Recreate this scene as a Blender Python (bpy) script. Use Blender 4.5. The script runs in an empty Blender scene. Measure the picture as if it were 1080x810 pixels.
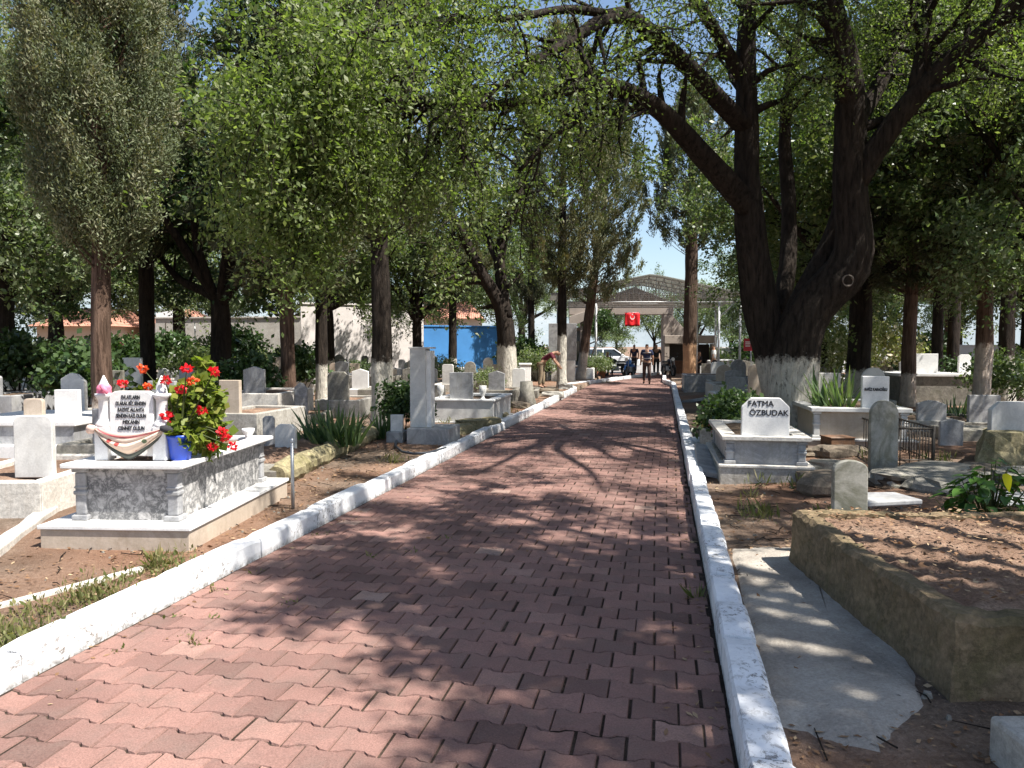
import bpy, math, random
import numpy as np
from mathutils import Vector, Matrix
random.seed(11)
rng = np.random.default_rng(11)
scene = bpy.context.scene
COL = scene.collection
R = math.radians
# ------------------------------------------------------------------ camera model of the photograph
F = 780.0; CAMZ = 1.6; PITCH = math.atan(40/780.0)
cP, sP = math.cos(PITCH), math.sin(PITCH)
def ray(px, py):
    cx = (px-540)/F; cy = (405-py)/F
    return Vector((cx, cP+cy*sP, -sP+cy*cP))
def at(px, py, Y):
    d = ray(px, py); s = Y/d.y
    return Vector((d.x*s, Y, CAMZ+d.z*s))
def G(px, py, z=0.0):
    d = ray(px, py); s = (z-CAMZ)/d.z
    return Vector((d.x*s, d.y*s, z))
# path frame: u across (right positive), v along
DV = Vector((0.205, 1.0, 0)).normalized(); DU = Vector((DV.y, -DV.x, 0))
PANG = -math.atan2(0.205, 1.0)          # z rotation that turns +Y into the path direction
UL, UR = -2.985, 0.300                  # inner faces of the two kerbs
def pv(u, v, z=0.0):
    p = DU*u + DV*v; return Vector((p.x, p.y, z))
def uv_of(x, y):
    return x*DU.x+y*DU.y, x*DV.x+y*DV.y
def wob(x, y):
    return (math.sin(x*1.7+y*0.6)*math.cos(y*1.3-x*0.4)*0.5 + math.sin(x*3.9-1.3)*math.sin(y*3.1+x*1.1)*0.25
            + math.sin(x*8.3+y*5.1)*math.sin(y*7.7-x*2.2)*0.12)
def gz(x, y):
    u, v = uv_of(x, y)
    if v > 43: return -0.06
    if UL-0.06 < u < UR+0.06: return -0.06
    if u <= UL-0.06:
        d = -(u-UL); return 0.10 + min(0.10, 0.012*d) + 0.022*wob(x, y)*min(1, d)
    d = u-UR; return 0.035 + min(0.13, 0.04*max(0, d-0.3)) + 0.03*wob(x, y)*min(1, d*1.2)
# ------------------------------------------------------------------ objects
def link(o, parent=None):
    COL.objects.link(o)
    if parent is not None: o.parent = parent
    return o
def tag(o, label=None, cat=None, group=None, kind=None):
    if label: o['label'] = label
    if cat: o['category'] = cat
    if group: o['group'] = group
    if kind: o['kind'] = kind
    return o
def thing(name, label, cat, loc=(0,0,0), rz=0.0, group=None):
    o = bpy.data.objects.new(name, None); o.empty_display_size = 0.2
    COL.objects.link(o); o.location = loc; o.rotation_euler = (0, 0, rz)
    return tag(o, label, cat, group)
class MB:
    def __init__(s): s.v = []; s.f = []; s.sm = []
    def add(s, vs, fs, smooth=False):
        n = len(s.v); s.v.extend([tuple(p) for p in vs])
        for f in fs: s.f.append([i+n for i in f]); s.sm.append(smooth)
    def box(s, c, size, rz=0.0, tx=1.0, ty=1.0):
        hx, hy, hz = size[0]/2, size[1]/2, size[2]/2; cr, sr = math.cos(rz), math.sin(rz); vs = []
        for z, kx, ky in ((-hz, 1, 1), (hz, tx, ty)):
            for x, y in ((-hx, -hy), (hx, -hy), (hx, hy), (-hx, hy)):
                x *= kx; y *= ky; vs.append((c[0]+x*cr-y*sr, c[1]+x*sr+y*cr, c[2]+z))
        s.add(vs, [(3,2,1,0), (4,5,6,7), (0,1,5,4), (1,2,6,5), (2,3,7,6), (3,0,4,7)]); return s
    def b2(s, x0, x1, y0, y1, z0, z1):
        return s.box(((x0+x1)/2, (y0+y1)/2, (z0+z1)/2), (x1-x0, y1-y0, z1-z0))
    def prism(s, out, y0, y1):                     # outline in x,z counter-clockwise seen from -y
        n = len(out)
        vs = [(x, y0, z) for x, z in out]+[(x, y1, z) for x, z in out]
        fs = [tuple(range(n)), tuple(range(2*n-1, n-1, -1))]
        for i in range(n):
            j = (i+1) % n; fs.append((i, n+i, n+j, j))
        s.add(vs, fs); return s
    def plate(s, out, z0, z1):                     # outline in x,y counter-clockwise from above
        n = len(out)
        vs = [(x, y, z0) for x, y in out]+[(x, y, z1) for x, y in out]
        fs = [tuple(range(n-1, -1, -1)), tuple(range(n, 2*n))]
        for i in range(n):
            j = (i+1) % n; fs.append((i, j, n+j, n+i))
        s.add(vs, fs); return s
    def lathe(s, prof, c=(0,0,0), n=16, smooth=True):
        vs = []; m = len(prof)
        for r, z in prof:
            for k in range(n):
                a = 2*math.pi*k/n; vs.append((c[0]+r*math.cos(a), c[1]+r*math.sin(a), c[2]+z))
        fs = []
        for i in range(m-1):
            for k in range(n):
                k2 = (k+1) % n; fs.append((i*n+k, i*n+k2, (i+1)*n+k2, (i+1)*n+k))
        s.add(vs, fs, smooth); s.add([vs[i] for i in range(n)], [tuple(range(n-1, -1, -1))]); s.add(vs[-n:], [tuple(range(n))]); return s
    def tube(s, pts, rad, n=8, noise=0.0, seed=0, smooth=True, cap=True):
        P = [Vector(p) for p in pts]; m = len(P)
        if not hasattr(rad, '__len__'): rad = [rad]*m
        rg = random.Random(seed); ref = Vector((0.13, 0.2, 1)); vs = []
        t0 = (P[1]-P[0]).normalized()
        x = t0.orthogonal().normalized()
        for i in range(m):
            t = ((P[min(i+1, m-1)]-P[max(i-1, 0)]) or Vector((0,0,1))).normalized()
            x = (x-t*x.dot(t));
            if x.length < 1e-5: x = t.orthogonal()
            x.normalize(); y = t.cross(x)
            for k in range(n):
                a = 2*math.pi*k/n; r = rad[i]*(1+noise*(rg.random()-0.5))
                vs.append(P[i]+x*(r*math.cos(a))+y*(r*math.sin(a)))
        fs = [(i*n+k, i*n+(k+1) % n, (i+1)*n+(k+1) % n, (i+1)*n+k) for i in range(m-1) for k in range(n)]
        if cap: fs += [tuple(range(n-1, -1, -1)), tuple(range((m-1)*n, m*n))]
        s.add(vs, fs, smooth); return s
    def mesh(s, name, m):
        me = bpy.data.meshes.new(name); me.from_pydata(s.v, [], s.f)
        me.polygons.foreach_set('use_smooth', s.sm); me.update()
        for q in (m if isinstance(m, (list, tuple)) else [m]): me.materials.append(q)
        return me
    def build(s, name, m, parent=None, bevel=0.0, loc=None, rz=None, seg=2):
        o = bpy.data.objects.new(name, s.mesh(name, m)); link(o, parent)
        if loc is not None: o.location = loc
        if rz is not None: o.rotation_euler = (0, 0, rz)
        if bevel:
            b = o.modifiers.new('bevel', 'BEVEL'); b.width = bevel; b.segments = seg; b.limit_method = 'ANGLE'; b.angle_limit = R(40)
        return o
def npmesh(name, V, NF, k, m, vary=None, smooth=False):
    """V (n,3), faces made of k consecutive vertices"""
    me = bpy.data.meshes.new(name); n = len(V)
    me.vertices.add(n); me.vertices.foreach_set('co', np.ascontiguousarray(V, dtype=np.float32).ravel())
    me.loops.add(NF*k); me.loops.foreach_set('vertex_index', np.arange(NF*k, dtype=np.int32))
    me.polygons.add(NF); me.polygons.foreach_set('loop_start', np.arange(0, NF*k, k, dtype=np.int32))
    me.polygons.foreach_set('loop_total', np.full(NF, k, dtype=np.int32))
    if vary is not None:
        a = me.attributes.new('vary', 'FLOAT', 'POINT'); a.data.foreach_set('value', np.ascontiguousarray(vary, dtype=np.float32))
    me.update(calc_edges=True); me.materials.append(m); return me
def unit(a): return a/np.maximum(np.linalg.norm(a, axis=1, keepdims=True), 1e-9)
def leaf_cloud(name, P, L, W, m, D=None, dmix=0.7, rg=None, up=0.0, vary=None):
    """one kite shaped leaf per point. D: preferred axis"""
    rg = rg or rng; P = np.asarray(P, float); n = len(P)
    a = rg.normal(size=(n, 3))
    if D is not None: a = unit(np.broadcast_to(np.asarray(D, float), (n, 3)))*dmix + unit(a)*(1-dmix)
    a = unit(a); b = rg.normal(size=(n, 3)); b[:, 2] *= (1-up); b = unit(b-a*(b*a).sum(1, keepdims=True))
    sz = 0.5+0.95*rg.random((n, 1))**1.3; ln = L*sz*(0.85+0.3*rg.random((n, 1))); wd = W*sz*(0.8+0.4*rg.random((n, 1)))
    q = np.stack([P, P+a*ln*0.45+b*wd*0.5, P+a*ln, P+a*ln*0.45-b*wd*0.5], axis=1).reshape(-1, 3)
    v = np.repeat(rg.random(n) if vary is None else vary, 4)
    return npmesh(name, q, n, 4, m, v)
# ------------------------------------------------------------------ materials
class NT:
    def __init__(s, name):
        s.m = bpy.data.materials.new(name); s.m.use_nodes = True; s.t = s.m.node_tree; s.t.nodes.clear()
        s.out = s.n('ShaderNodeOutputMaterial')
    def n(s, ty, **kw):
        o = s.t.nodes.new(ty)
        for k, v in kw.items(): setattr(o, k, v)
        return o
    def l(s, a, b): s.t.links.new(a, b)
    def put(s, node, key, val):
        if val is None: return
        if hasattr(val, 'is_linked') or isinstance(val, bpy.types.NodeSocket): s.l(val, node.inputs[key])
        else: node.inputs[key].default_value = val
    def coord(s, rnd=True):
        c = s.n('ShaderNodeTexCoord').outputs['Object']
        if not rnd: return c
        oi = s.n('ShaderNodeObjectInfo'); a = s.n('ShaderNodeVectorMath', operation='MULTIPLY_ADD')
        cb = s.n('ShaderNodeCombineXYZ')
        for k in range(3): s.l(oi.outputs['Random'], cb.inputs[k])
        a.inputs[1].default_value = (31.0, 57.0, 13.0); s.l(cb.outputs[0], a.inputs[0]); s.l(c, a.inputs[2])
        return a.outputs[0]
    def noise(s, vec, scale, detail=4, rough=0.6, dist=0.0):
        o = s.n('ShaderNodeTexNoise'); s.l(vec, o.inputs['Vector'])
        o.inputs['Scale'].default_value = scale; o.inputs['Detail'].default_value = detail
        o.inputs['Roughness'].default_value = rough; o.inputs['Distortion'].default_value = dist
        return o.outputs['Fac']
    def ramp(s, fac, stops, interp='LINEAR'):
        o = s.n('ShaderNodeValToRGB'); s.l(fac, o.inputs[0]); e = o.color_ramp.elements; o.color_ramp.interpolation = interp
        while len(e) < len(stops): e.new(0.5)
        for i, (p, c) in enumerate(stops):
            e[i].position = p; e[i].color = (c[0], c[1], c[2], 1) if hasattr(c, '__len__') else (c, c, c, 1)
        return o.outputs[0]
    def mix(s, fac, a, b, mode='MIX'):
        o = s.n('ShaderNodeMix', data_type='RGBA', blend_type=mode)
        s.put(o, 0, fac); ca = [i for i in o.inputs if i.type == 'RGBA']
        for sock, v in zip(ca, (a, b)):
            if isinstance(v, bpy.types.NodeSocket): s.l(v, sock)
            else: sock.default_value = (v[0], v[1], v[2], 1)
        return [q for q in o.outputs if q.type == 'RGBA'][0]
    def math(s, op, a, b=None, clamp=False):
        o = s.n('ShaderNodeMath', operation=op); o.use_clamp = clamp
        s.put(o, 0, a); s.put(o, 1, b); return o.outputs[0]
    def sep(s, vec):
        o = s.n('ShaderNodeSeparateXYZ'); s.l(vec, o.inputs[0]); return o.outputs
    def scalev(s, vec, k):
        o = s.n('ShaderNodeVectorMath', operation='MULTIPLY'); s.l(vec, o.inputs[0]); o.inputs[1].default_value = k; return o.outputs[0]
    def bump(s, h, strength=0.3, dist=0.01):
        o = s.n('ShaderNodeBump'); s.l(h, o.inputs['Height']); o.inputs['Strength'].default_value = strength; o.inputs['Distance'].default_value = dist
        return o.outputs[0]
    def pbr(s, col, rough=0.6, normal=None, metal=0.0, spec=0.4, coat=0.0):
        b = s.n('ShaderNodeBsdfPrincipled')
        if isinstance(col, bpy.types.NodeSocket): s.l(col, b.inputs['Base Color'])
        else: b.inputs['Base Color'].default_value = (*col, 1)
        s.put(b, 'Roughness', rough); b.inputs['Metallic'].default_value = metal
        b.inputs['Specular IOR Level'].default_value = spec; b.inputs['Coat Weight'].default_value = coat
        if normal is not None: s.l(normal, b.inputs['Normal'])
        return b.outputs[0]
    def done(s, sh): s.l(sh, s.out.inputs[0]); return s.m
def m_stone(name, base, vein, vscale=3.0, vamt=0.5, stain=(0.25, 0.22, 0.17), samt=0.35, rough=0.55, bump=0.15, thin=0.06, streak=0.0, dist=1.0):
    t = NT(name); c = t.coord()
    n1 = t.noise(c, vscale, 8, 0.66, dist)
    r = t.math('ABSOLUTE', t.math('SUBTRACT', n1, 0.5))
    v = t.ramp(r, [(0.0, 1.0), (thin, 0.45), (thin*2.6, 0.0)])
    n2 = t.noise(c, vscale*0.5, 4, 0.6, 0.8)
    v = t.math('MULTIPLY', v, t.math('MULTIPLY', n2, 1.7*vamt), True)
    col = t.mix(v, base, vein)
    big = t.ramp(t.noise(c, 1.7, 5, 0.65), [(0.3, 0.82), (0.7, 1.06)])
    col = t.mix(1.0, col, big, 'MULTIPLY')
    if streak:
        st = t.noise(t.scalev(c, (9, 9, 0.8)), 2.0, 4, 0.6)
        col = t.mix(t.math('MULTIPLY', t.ramp(st, [(0.5, 0.0), (0.75, 1.0)]), streak), col, stain)
    s1 = t.ramp(t.noise(c, 4.2, 7, 0.72), [(0.5, 0.0), (0.72, 1.0)])
    col = t.mix(t.math('MULTIPLY', s1, samt), col, stain)
    fine = t.noise(c, 70, 3, 0.7)
    col = t.mix(0.75 if bump > 0.3 else 0.35, col, t.mix(1.0, col, t.ramp(t.noise(c, 28, 6, 0.8) if bump > 0.3 else fine, [(0.3, 0.5), (0.7, 1.35)] if bump > 0.3 else [(0.3, 0.72), (0.7, 1.2)]), 'MULTIPLY'))
    return t.done(t.pbr(col, rough, t.bump(t.noise(c, 45, 5, 0.7), bump, 0.01)))
def m_plain(name, col, rough=0.5, metal=0.0, var=0.15, sc=12, spec=0.4, coat=0.0, bump=0.05):
    t = NT(name); c = t.coord()
    n = t.ramp(t.noise(c, sc, 5, 0.65), [(0.3, 1-var), (0.7, 1+var)])
    return t.done(t.pbr(t.mix(1.0, col, n, 'MULTIPLY'), rough, t.bump(t.noise(c, sc*5, 3), bump, 0.005) if bump else None, metal, spec, coat))
def m_leaf(name, c1, c2, trans=0.35, rough=0.45, c3=None, tint=(1.05, 1.25, 0.45)):
    t = NT(name); a = t.n('ShaderNodeAttribute', attribute_name='vary').outputs['Fac']
    st = [(0.0, c1), (0.75, c2)]
    if c3: st = [(0.0, c1), (0.6, c2), (0.97, c3)]  # palest stop; in tree crowns it paints the sheen of sunlit leaves
    col = t.ramp(a, st); oi = t.n('ShaderNodeObjectInfo').outputs['Random']
    col = t.mix(1.0, col, t.ramp(oi, [(0, (0.85, 0.9, 0.85)), (1, (1.12, 1.06, 1.0))]), 'MULTIPLY')
    p = t.pbr(col, rough, spec=0.35)
    tr = t.n('ShaderNodeBsdfTranslucent'); t.l(t.mix(1.0, col, tint, 'MULTIPLY'), tr.inputs[0])
    mx = t.n('ShaderNodeMixShader'); mx.inputs[0].default_value = trans; t.l(p, mx.inputs[1]); t.l(tr.outputs[0], mx.inputs[2])
    return t.done(mx.outputs[0])
def m_bark(name, c1, c2, wash=(0.62, 0.58, 0.50), worn=0.5, vs=(7, 7, 1.3)):
    """furrowed bark; lime-washed below the height given by the trunk's own 'paint' property"""
    t = NT(name); c = t.n('ShaderNodeTexCoord').outputs['Object']
    f = t.noise(t.scalev(c, vs), 2.2, 6, 0.7, 0.4)
    crack = t.ramp(f, [(0.33, 0.0), (0.5, 0.55), (0.68, 1.0)])
    col = t.mix(crack, c1, c2)
    col = t.mix(0.4, col, t.mix(1.0, col, t.ramp(t.noise(c, 1.6, 4), [(0.3, 0.55), (0.7, 1.4)]), 'MULTIPLY'))
    z = t.sep(c)[2]
    h = t.n('ShaderNodeAttribute', attribute_type='OBJECT', attribute_name='paint').outputs['Fac']
    e = t.math('ADD', t.math('SUBTRACT', h, z), t.math('MULTIPLY', t.math('SUBTRACT', t.noise(c, 9, 5, 0.7), 0.5), 0.5))
    e = t.math('MULTIPLY', e, 9.0, True)
    miss = t.ramp(t.noise(t.scalev(c, (10, 10, 3)), 2.4, 6, 0.75), [(0.30, 0.0), (0.30+0.3*worn+0.02, 1.0)])
    e = t.math('MULTIPLY', e, miss)
    wcol = t.mix(1.0, wash, t.ramp(t.noise(c, 6, 5, 0.7), [(0.3, 0.62), (0.7, 1.1)]), 'MULTIPLY')
    col = t.mix(e, col, wcol)
    return t.done(t.pbr(col, 0.9, t.bump(crack, 0.9, 0.035), spec=0.15))
M = {}
M['marble'] = m_stone('white_marble', (0.66, 0.65, 0.62), (0.36, 0.36, 0.36), 2.2, 0.5, samt=0.22, stain=(0.34, 0.31, 0.26), streak=0.15)
M['marble_new'] = m_stone('clean_marble', (0.78, 0.77, 0.75), (0.5, 0.5, 0.5), 2.0, 0.4, samt=0.1, stain=(0.45, 0.42, 0.36))
M['marble_vein'] = m_stone('veined_marble', (0.46, 0.445, 0.43), (0.12, 0.12, 0.12), 11.0, 1.3, samt=0.5, stain=(0.2, 0.19, 0.18), thin=0.05, dist=0.35)
M['marble_grey'] = m_stone('grey_marble', (0.40, 0.40, 0.40), (0.20, 0.20, 0.21), 2.5, 0.9, samt=0.4, stain=(0.18, 0.17, 0.14), streak=0.4)
M['marble_streak'] = m_stone('streaked_marble', (0.40, 0.385, 0.345), (0.13, 0.13, 0.095), 1.8, 0.9, samt=0.5, stain=(0.17, 0.16, 0.11), thin=0.09)
M['travertine'] = m_stone('beige_travertine', (0.50, 0.42, 0.34), (0.34, 0.27, 0.2), 2.0, 0.6, samt=0.3, stain=(0.3, 0.24, 0.17), streak=0.35)
M['old_stone'] = m_stone('weathered_stone', (0.30, 0.28, 0.24), (0.14, 0.13, 0.11), 3.5, 0.8, samt=0.7, stain=(0.10, 0.10, 0.06), bump=0.5, rough=0.85)
M['concrete'] = m_stone('rough_concrete', (0.42, 0.40, 0.36), (0.25, 0.23, 0.2), 5, 0.5, samt=0.55, stain=(0.2, 0.18, 0.14), bump=0.6, rough=0.9)
M['concrete_pale'] = m_stone('pale_concrete', (0.60, 0.57, 0.52), (0.4, 0.37, 0.33), 5, 0.4, samt=0.35, stain=(0.34, 0.27, 0.2), bump=0.4, rough=0.9, streak=0.2)
M['concrete_moss'] = m_stone('mossy_concrete', (0.26, 0.185, 0.11), (0.11, 0.085, 0.045), 11, 0.9, samt=0.7, stain=(0.11, 0.09, 0.035), bump=1.0, rough=0.95, streak=0.45, dist=0.2)
M['moss_stone'] = m_stone('lichen_stone', (0.36, 0.31, 0.18), (0.14, 0.12, 0.07), 4, 0.9, samt=0.8, stain=(0.13, 0.12, 0.04), bump=0.9, rough=0.95)
M['rock'] = m_stone('brown_rock', (0.24, 0.19, 0.14), (0.1, 0.08, 0.06), 3, 0.9, samt=0.6, stain=(0.10, 0.09, 0.06), bump=0.9, rough=0.95)
M['rust'] = m_stone('rusty_metal', (0.20, 0.10, 0.05), (0.09, 0.05, 0.03), 5, 0.9, samt=0.5, stain=(0.3, 0.26, 0.22), bump=0.5, rough=0.8)
M['letter'] = m_plain('black_lettering', (0.02, 0.02, 0.022), 0.6, bump=0)
M['white_letter'] = m_plain('white_lettering', (0.8, 0.8, 0.8), 0.6, bump=0)
M['metal'] = m_plain('galvanised_steel', (0.38, 0.39, 0.40), 0.45, 0.7)
M['metal_white'] = m_plain('painted_steel', (0.55, 0.56, 0.57), 0.45, 0.1)
M['black'] = m_plain('black_plastic', (0.018, 0.018, 0.02), 0.5)
M['iron'] = m_plain('wrought_iron', (0.07, 0.06, 0.05), 0.6, 0.4, 0.4)
M['rubber'] = m_plain('rubber', (0.02, 0.02, 0.02), 0.8)
M['hose'] = m_plain('hose_plastic', (0.03, 0.035, 0.045), 0.35)
M['blue_pot'] = m_plain('blue_plastic', (0.010, 0.055, 0.42), 0.35, 0, 0.15, spec=0.5)
M['red'] = m_plain('red_cloth', (0.72, 0.012, 0.02), 0.7)
M['terracotta'] = m_plain('terracotta', (0.40, 0.14, 0.07), 0.8)
M['pink'] = m_plain('pink_cloth', (0.75, 0.2, 0.30), 0.85, var=0.5, sc=25)
M['white'] = m_plain('white_paint', (0.78, 0.78, 0.76), 0.5)
M['car_white'] = m_plain('car_paint', (0.78, 0.79, 0.80), 0.25, 0, 0.03, coat=0.6, bump=0)
M['glass'] = m_plain('dark_glass', (0.03, 0.04, 0.05), 0.08, 0, 0.05, spec=0.8, bump=0)
M['blue_wall'] = m_plain('blue_render', (0.05, 0.20, 0.46), 0.85, 0, 0.15, 0.8)
M['render_pale'] = m_stone('pale_render', (0.70, 0.65, 0.62), (0.58, 0.53, 0.5), 0.6, 0.3, samt=0.3, stain=(0.45, 0.38, 0.32), rough=0.9)
M['render_white'] = m_plain('white_render', (0.72, 0.71, 0.70), 0.9, 0, 0.12, 1.0)
M['render_beige'] = m_plain('beige_render', (0.52, 0.42, 0.32), 0.9, 0, 0.12, 1.0)
M['gate_conc'] = m_plain('gate_concrete', (0.34, 0.29, 0.25), 0.85, 0, 0.14, 1.5)
M['dark_wood'] = m_plain('dark_panel', (0.05, 0.04, 0.035), 0.7)
M['roof_grey'] = m_leaf('translucent_roof_sheet', (0.5, 0.5, 0.5), (0.5, 0.5, 0.5), 0.45, 0.5, tint=(0.9, 0.9, 0.88))
M['skin'] = m_plain('skin', (0.42, 0.24, 0.16), 0.6)
M['hair'] = m_plain('dark_hair', (0.03, 0.024, 0.02), 0.7)
M['navy'] = m_plain('navy_cloth', (0.022, 0.03, 0.075), 0.85)
M['maroon'] = m_plain('maroon_cloth', (0.10, 0.015, 0.025), 0.85)
M['khaki'] = m_plain('khaki_cloth', (0.27, 0.21, 0.14), 0.9)
M['brown_cloth'] = m_plain('brown_cloth', (0.075, 0.05, 0.045), 0.9)
M['dark_cloth'] = m_plain('dark_cloth', (0.03, 0.03, 0.035), 0.9)
M['shirt_white'] = m_plain('white_cloth', (0.7, 0.7, 0.7), 0.85)
M['moto_blue'] = m_plain('blue_bike_paint', (0.02, 0.16, 0.5), 0.3, 0, 0.05, coat=0.5)
M['petal'] = m_leaf('red_petal', (0.62, 0.012, 0.02), (0.85, 0.03, 0.05), 0.3, 0.5, tint=(1, 0.5, 0.5))
M['petal_orange'] = m_leaf('orange_petal', (0.75, 0.08, 0.02), (0.85, 0.14, 0.04), 0.3, 0.5, tint=(1, 0.6, 0.5))
M['leaf_big'] = m_leaf('elm_leaf', (0.08, 0.12, 0.034), (0.145, 0.195, 0.07), 0.5, 0.5, (0.24, 0.275, 0.14))
M['leaf_mid'] = m_leaf('mid_leaf', (0.06, 0.10, 0.034), (0.12, 0.165, 0.065), 0.42, 0.40, (0.21, 0.235, 0.13))
M['leaf_pale'] = m_leaf('pale_leaf', (0.085, 0.13, 0.055), (0.155, 0.195, 0.10), 0.42, 0.38, (0.26, 0.285, 0.20))
M['leaf_dark'] = m_leaf('dark_leaf', (0.03, 0.062, 0.024), (0.072, 0.115, 0.045), 0.32, 0.38)
M['leaf_ger'] = m_leaf('geranium_leaf', (0.10, 0.15, 0.02), (0.19, 0.24, 0.04), 0.45, 0.5, (0.28, 0.29, 0.07))
M['needle'] = m_leaf('cypress_spray', (0.065, 0.08, 0.038), (0.115, 0.125, 0.062), 0.25, 0.6, (0.18, 0.165, 0.10), tint=(1.2, 1.1, 0.5))
M['needle_near'] = m_leaf('olive_cypress_spray', (0.075, 0.095, 0.045), (0.145, 0.165, 0.085), 0.25, 0.6, (0.27, 0.25, 0.165), tint=(1.2, 1.15, 0.5))  # palest tone paints light highlights into the spray colour
M['needle_dark'] = m_leaf('dark_cypress_spray', (0.04, 0.054, 0.027), (0.075, 0.086, 0.042), 0.22, 0.6, (0.12, 0.115, 0.07), tint=(1.2, 1.1, 0.5))
M['iris'] = m_leaf('iris_blade', (0.05, 0.095, 0.04), (0.11, 0.17, 0.08), 0.35, 0.4, (0.2, 0.25, 0.12))
M['grass'] = m_leaf('weed_blade', (0.09, 0.11, 0.035), (0.17, 0.175, 0.07), 0.4, 0.6, (0.26, 0.21, 0.11))
M['litter'] = m_leaf('dry_leaf', (0.12, 0.06, 0.03), (0.24, 0.14, 0.08), 0.1, 0.8, (0.38, 0.28, 0.18), tint=(1, .8, .6))
M['blossom'] = m_leaf('blossom_leaf', (0.15, 0.19, 0.06), (0.32, 0.34, 0.17), 0.4, 0.5, (0.7, 0.64, 0.55))
M['bark'] = m_bark('grey_brown_bark', (0.009, 0.007, 0.006), (0.048, 0.037, 0.029))
M['bark_red'] = m_bark('reddish_bark', (0.05, 0.03, 0.02), (0.20, 0.13, 0.095), wash=(0.66, 0.55, 0.46), worn=0.3, vs=(10, 10, 1.0))
M['bark_tan'] = m_bark('tan_washed_bark', (0.035, 0.024, 0.018), (0.125, 0.085, 0.062), wash=(0.55, 0.34, 0.20), worn=0.1, vs=(10, 10, 1.0))
def m_dirt():
    t = NT('needle_strewn_earth'); c = t.coord(False)
    n = t.noise(c, 1.1, 8, 0.7); col = t.ramp(n, [(0.30, (0.08, 0.06, 0.044)), (0.5, (0.16, 0.117, 0.087)), (0.68, (0.26, 0.20, 0.155))])
    f = t.noise(c, 38, 5, 0.75); col = t.mix(0.8, col, t.mix(1.0, col, t.ramp(f, [(0.28, 0.35), (0.72, 1.6)]), 'MULTIPLY'))
    g = t.ramp(t.noise(c, 130, 2, 0.6), [(0.62, 0.0), (0.70, 1.0)]); col = t.mix(t.math('MULTIPLY', g, 0.5), col, (0.42, 0.36, 0.29))
    r = t.ramp(t.noise(c, 0.45, 3, 0.5), [(0.42, 0.0), (0.6, 1.0)]); col = t.mix(t.math('MULTIPLY', r, 0.5), col, (0.27, 0.13, 0.075))
    h = t.math('ADD', f, t.math('MULTIPLY', n, 2.0))
    return t.done(t.pbr(col, 0.95, t.bump(h, 0.9, 0.03), spec=0.15))
M['dirt'] = m_dirt()
def m_soil(name, a, b, c3):
    t = NT(name); c = t.coord()
    n = t.noise(c, 3, 8, 0.72); col = t.ramp(n, [(0.3, a), (0.52, b), (0.72, c3)])
    f = t.noise(t.scalev(c, (1, 1, 1)), 55, 4, 0.75); col = t.mix(0.8, col, t.mix(1.0, col, t.ramp(f, [(0.28, 0.4), (0.72, 1.6)]), 'MULTIPLY'))
    return t.done(t.pbr(col, 0.95, t.bump(t.math('ADD', f, n), 0.9, 0.02), spec=0.15))
M['soil'] = m_soil('reddish_soil', (0.10, 0.062, 0.042), (0.22, 0.14, 0.098), (0.36, 0.26, 0.19))
M['soil_dark'] = m_soil('dark_soil', (0.05, 0.036, 0.027), (0.12, 0.085, 0.06), (0.22, 0.16, 0.11))
def m_paver():
    t = NT('red_concrete_paver'); c = t.coord(False)
    a = t.n('ShaderNodeAttribute', attribute_name='vary').outputs['Fac']
    col = t.ramp(a, [(0.0, (0.15, 0.088, 0.074)), (0.35, (0.222, 0.127, 0.107)), (0.7, (0.278, 0.157, 0.13)), (0.93, (0.315, 0.195, 0.16)), (0.97, (0.38, 0.32, 0.265))])
    big = t.ramp(t.noise(c, 0.9, 6, 0.65), [(0.3, 0.7), (0.7, 1.18)]); col = t.mix(1.0, col, big, 'MULTIPLY')
    d = t.ramp(t.noise(c, 5.0, 6, 0.7), [(0.45, 0.0), (0.75, 1.0)]); col = t.mix(t.math('MULTIPLY', d, 0.6), col, (0.155, 0.115, 0.098))
    f = t.noise(c, 120, 4, 0.75); col = t.mix(0.9, col, t.mix(1.0, col, t.ramp(f, [(0.28, 0.62), (0.72, 1.35)]), 'MULTIPLY'))
    w = t.ramp(t.noise(c, 11, 5, 0.75), [(0.69, 0.0), (0.74, 1.0)]); col = t.mix(t.math('MULTIPLY', w, 0.55), col, (0.62, 0.56, 0.50))
    return t.done(t.pbr(col, 0.85, t.bump(f, 0.6, 0.006), spec=0.25))
M['paver'] = m_paver()
M['joint'] = m_soil('joint_dirt', (0.02, 0.015, 0.012), (0.05, 0.036, 0.027), (0.13, 0.095, 0.07))
def m_kerb():
    t = NT('limewashed_kerb'); c = t.coord(False)
    col = t.ramp(t.noise(c, 3.0, 6, 0.7), [(0.3, (0.60, 0.61, 0.63)), (0.6, (0.80, 0.80, 0.80))])
    ch = t.ramp(t.noise(c, 26, 6, 0.8, 0.5), [(0.53, 0.0), (0.58, 1.0)])
    pa = t.ramp(t.noise(c, 1.7, 4, 0.6), [(0.42, 0.0), (0.55, 1.0)])
    z = t.sep(c)[2]; low = t.math('MULTIPLY', t.math('SUBTRACT', 0.045, z), 22.0, True)
    k = t.math('MAXIMUM', t.math('MULTIPLY', ch, pa), t.math('MULTIPLY', low, t.ramp(t.noise(c, 22, 5, 0.8), [(0.36, 0.0), (0.6, 1.0)])))
    col = t.mix(k, col, t.ramp(t.noise(c, 40, 3), [(0.3, (0.12, 0.11, 0.10)), (0.7, (0.34, 0.32, 0.30))]))
    wh = t.math('ADD', t.math('MULTIPLY', k, -0.8), t.noise(c, 30, 5, 0.7))
    return t.done(t.pbr(col, 0.85, t.bump(wh, 0.45, 0.006), spec=0.2))
M['kerb'] = m_kerb()
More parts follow.
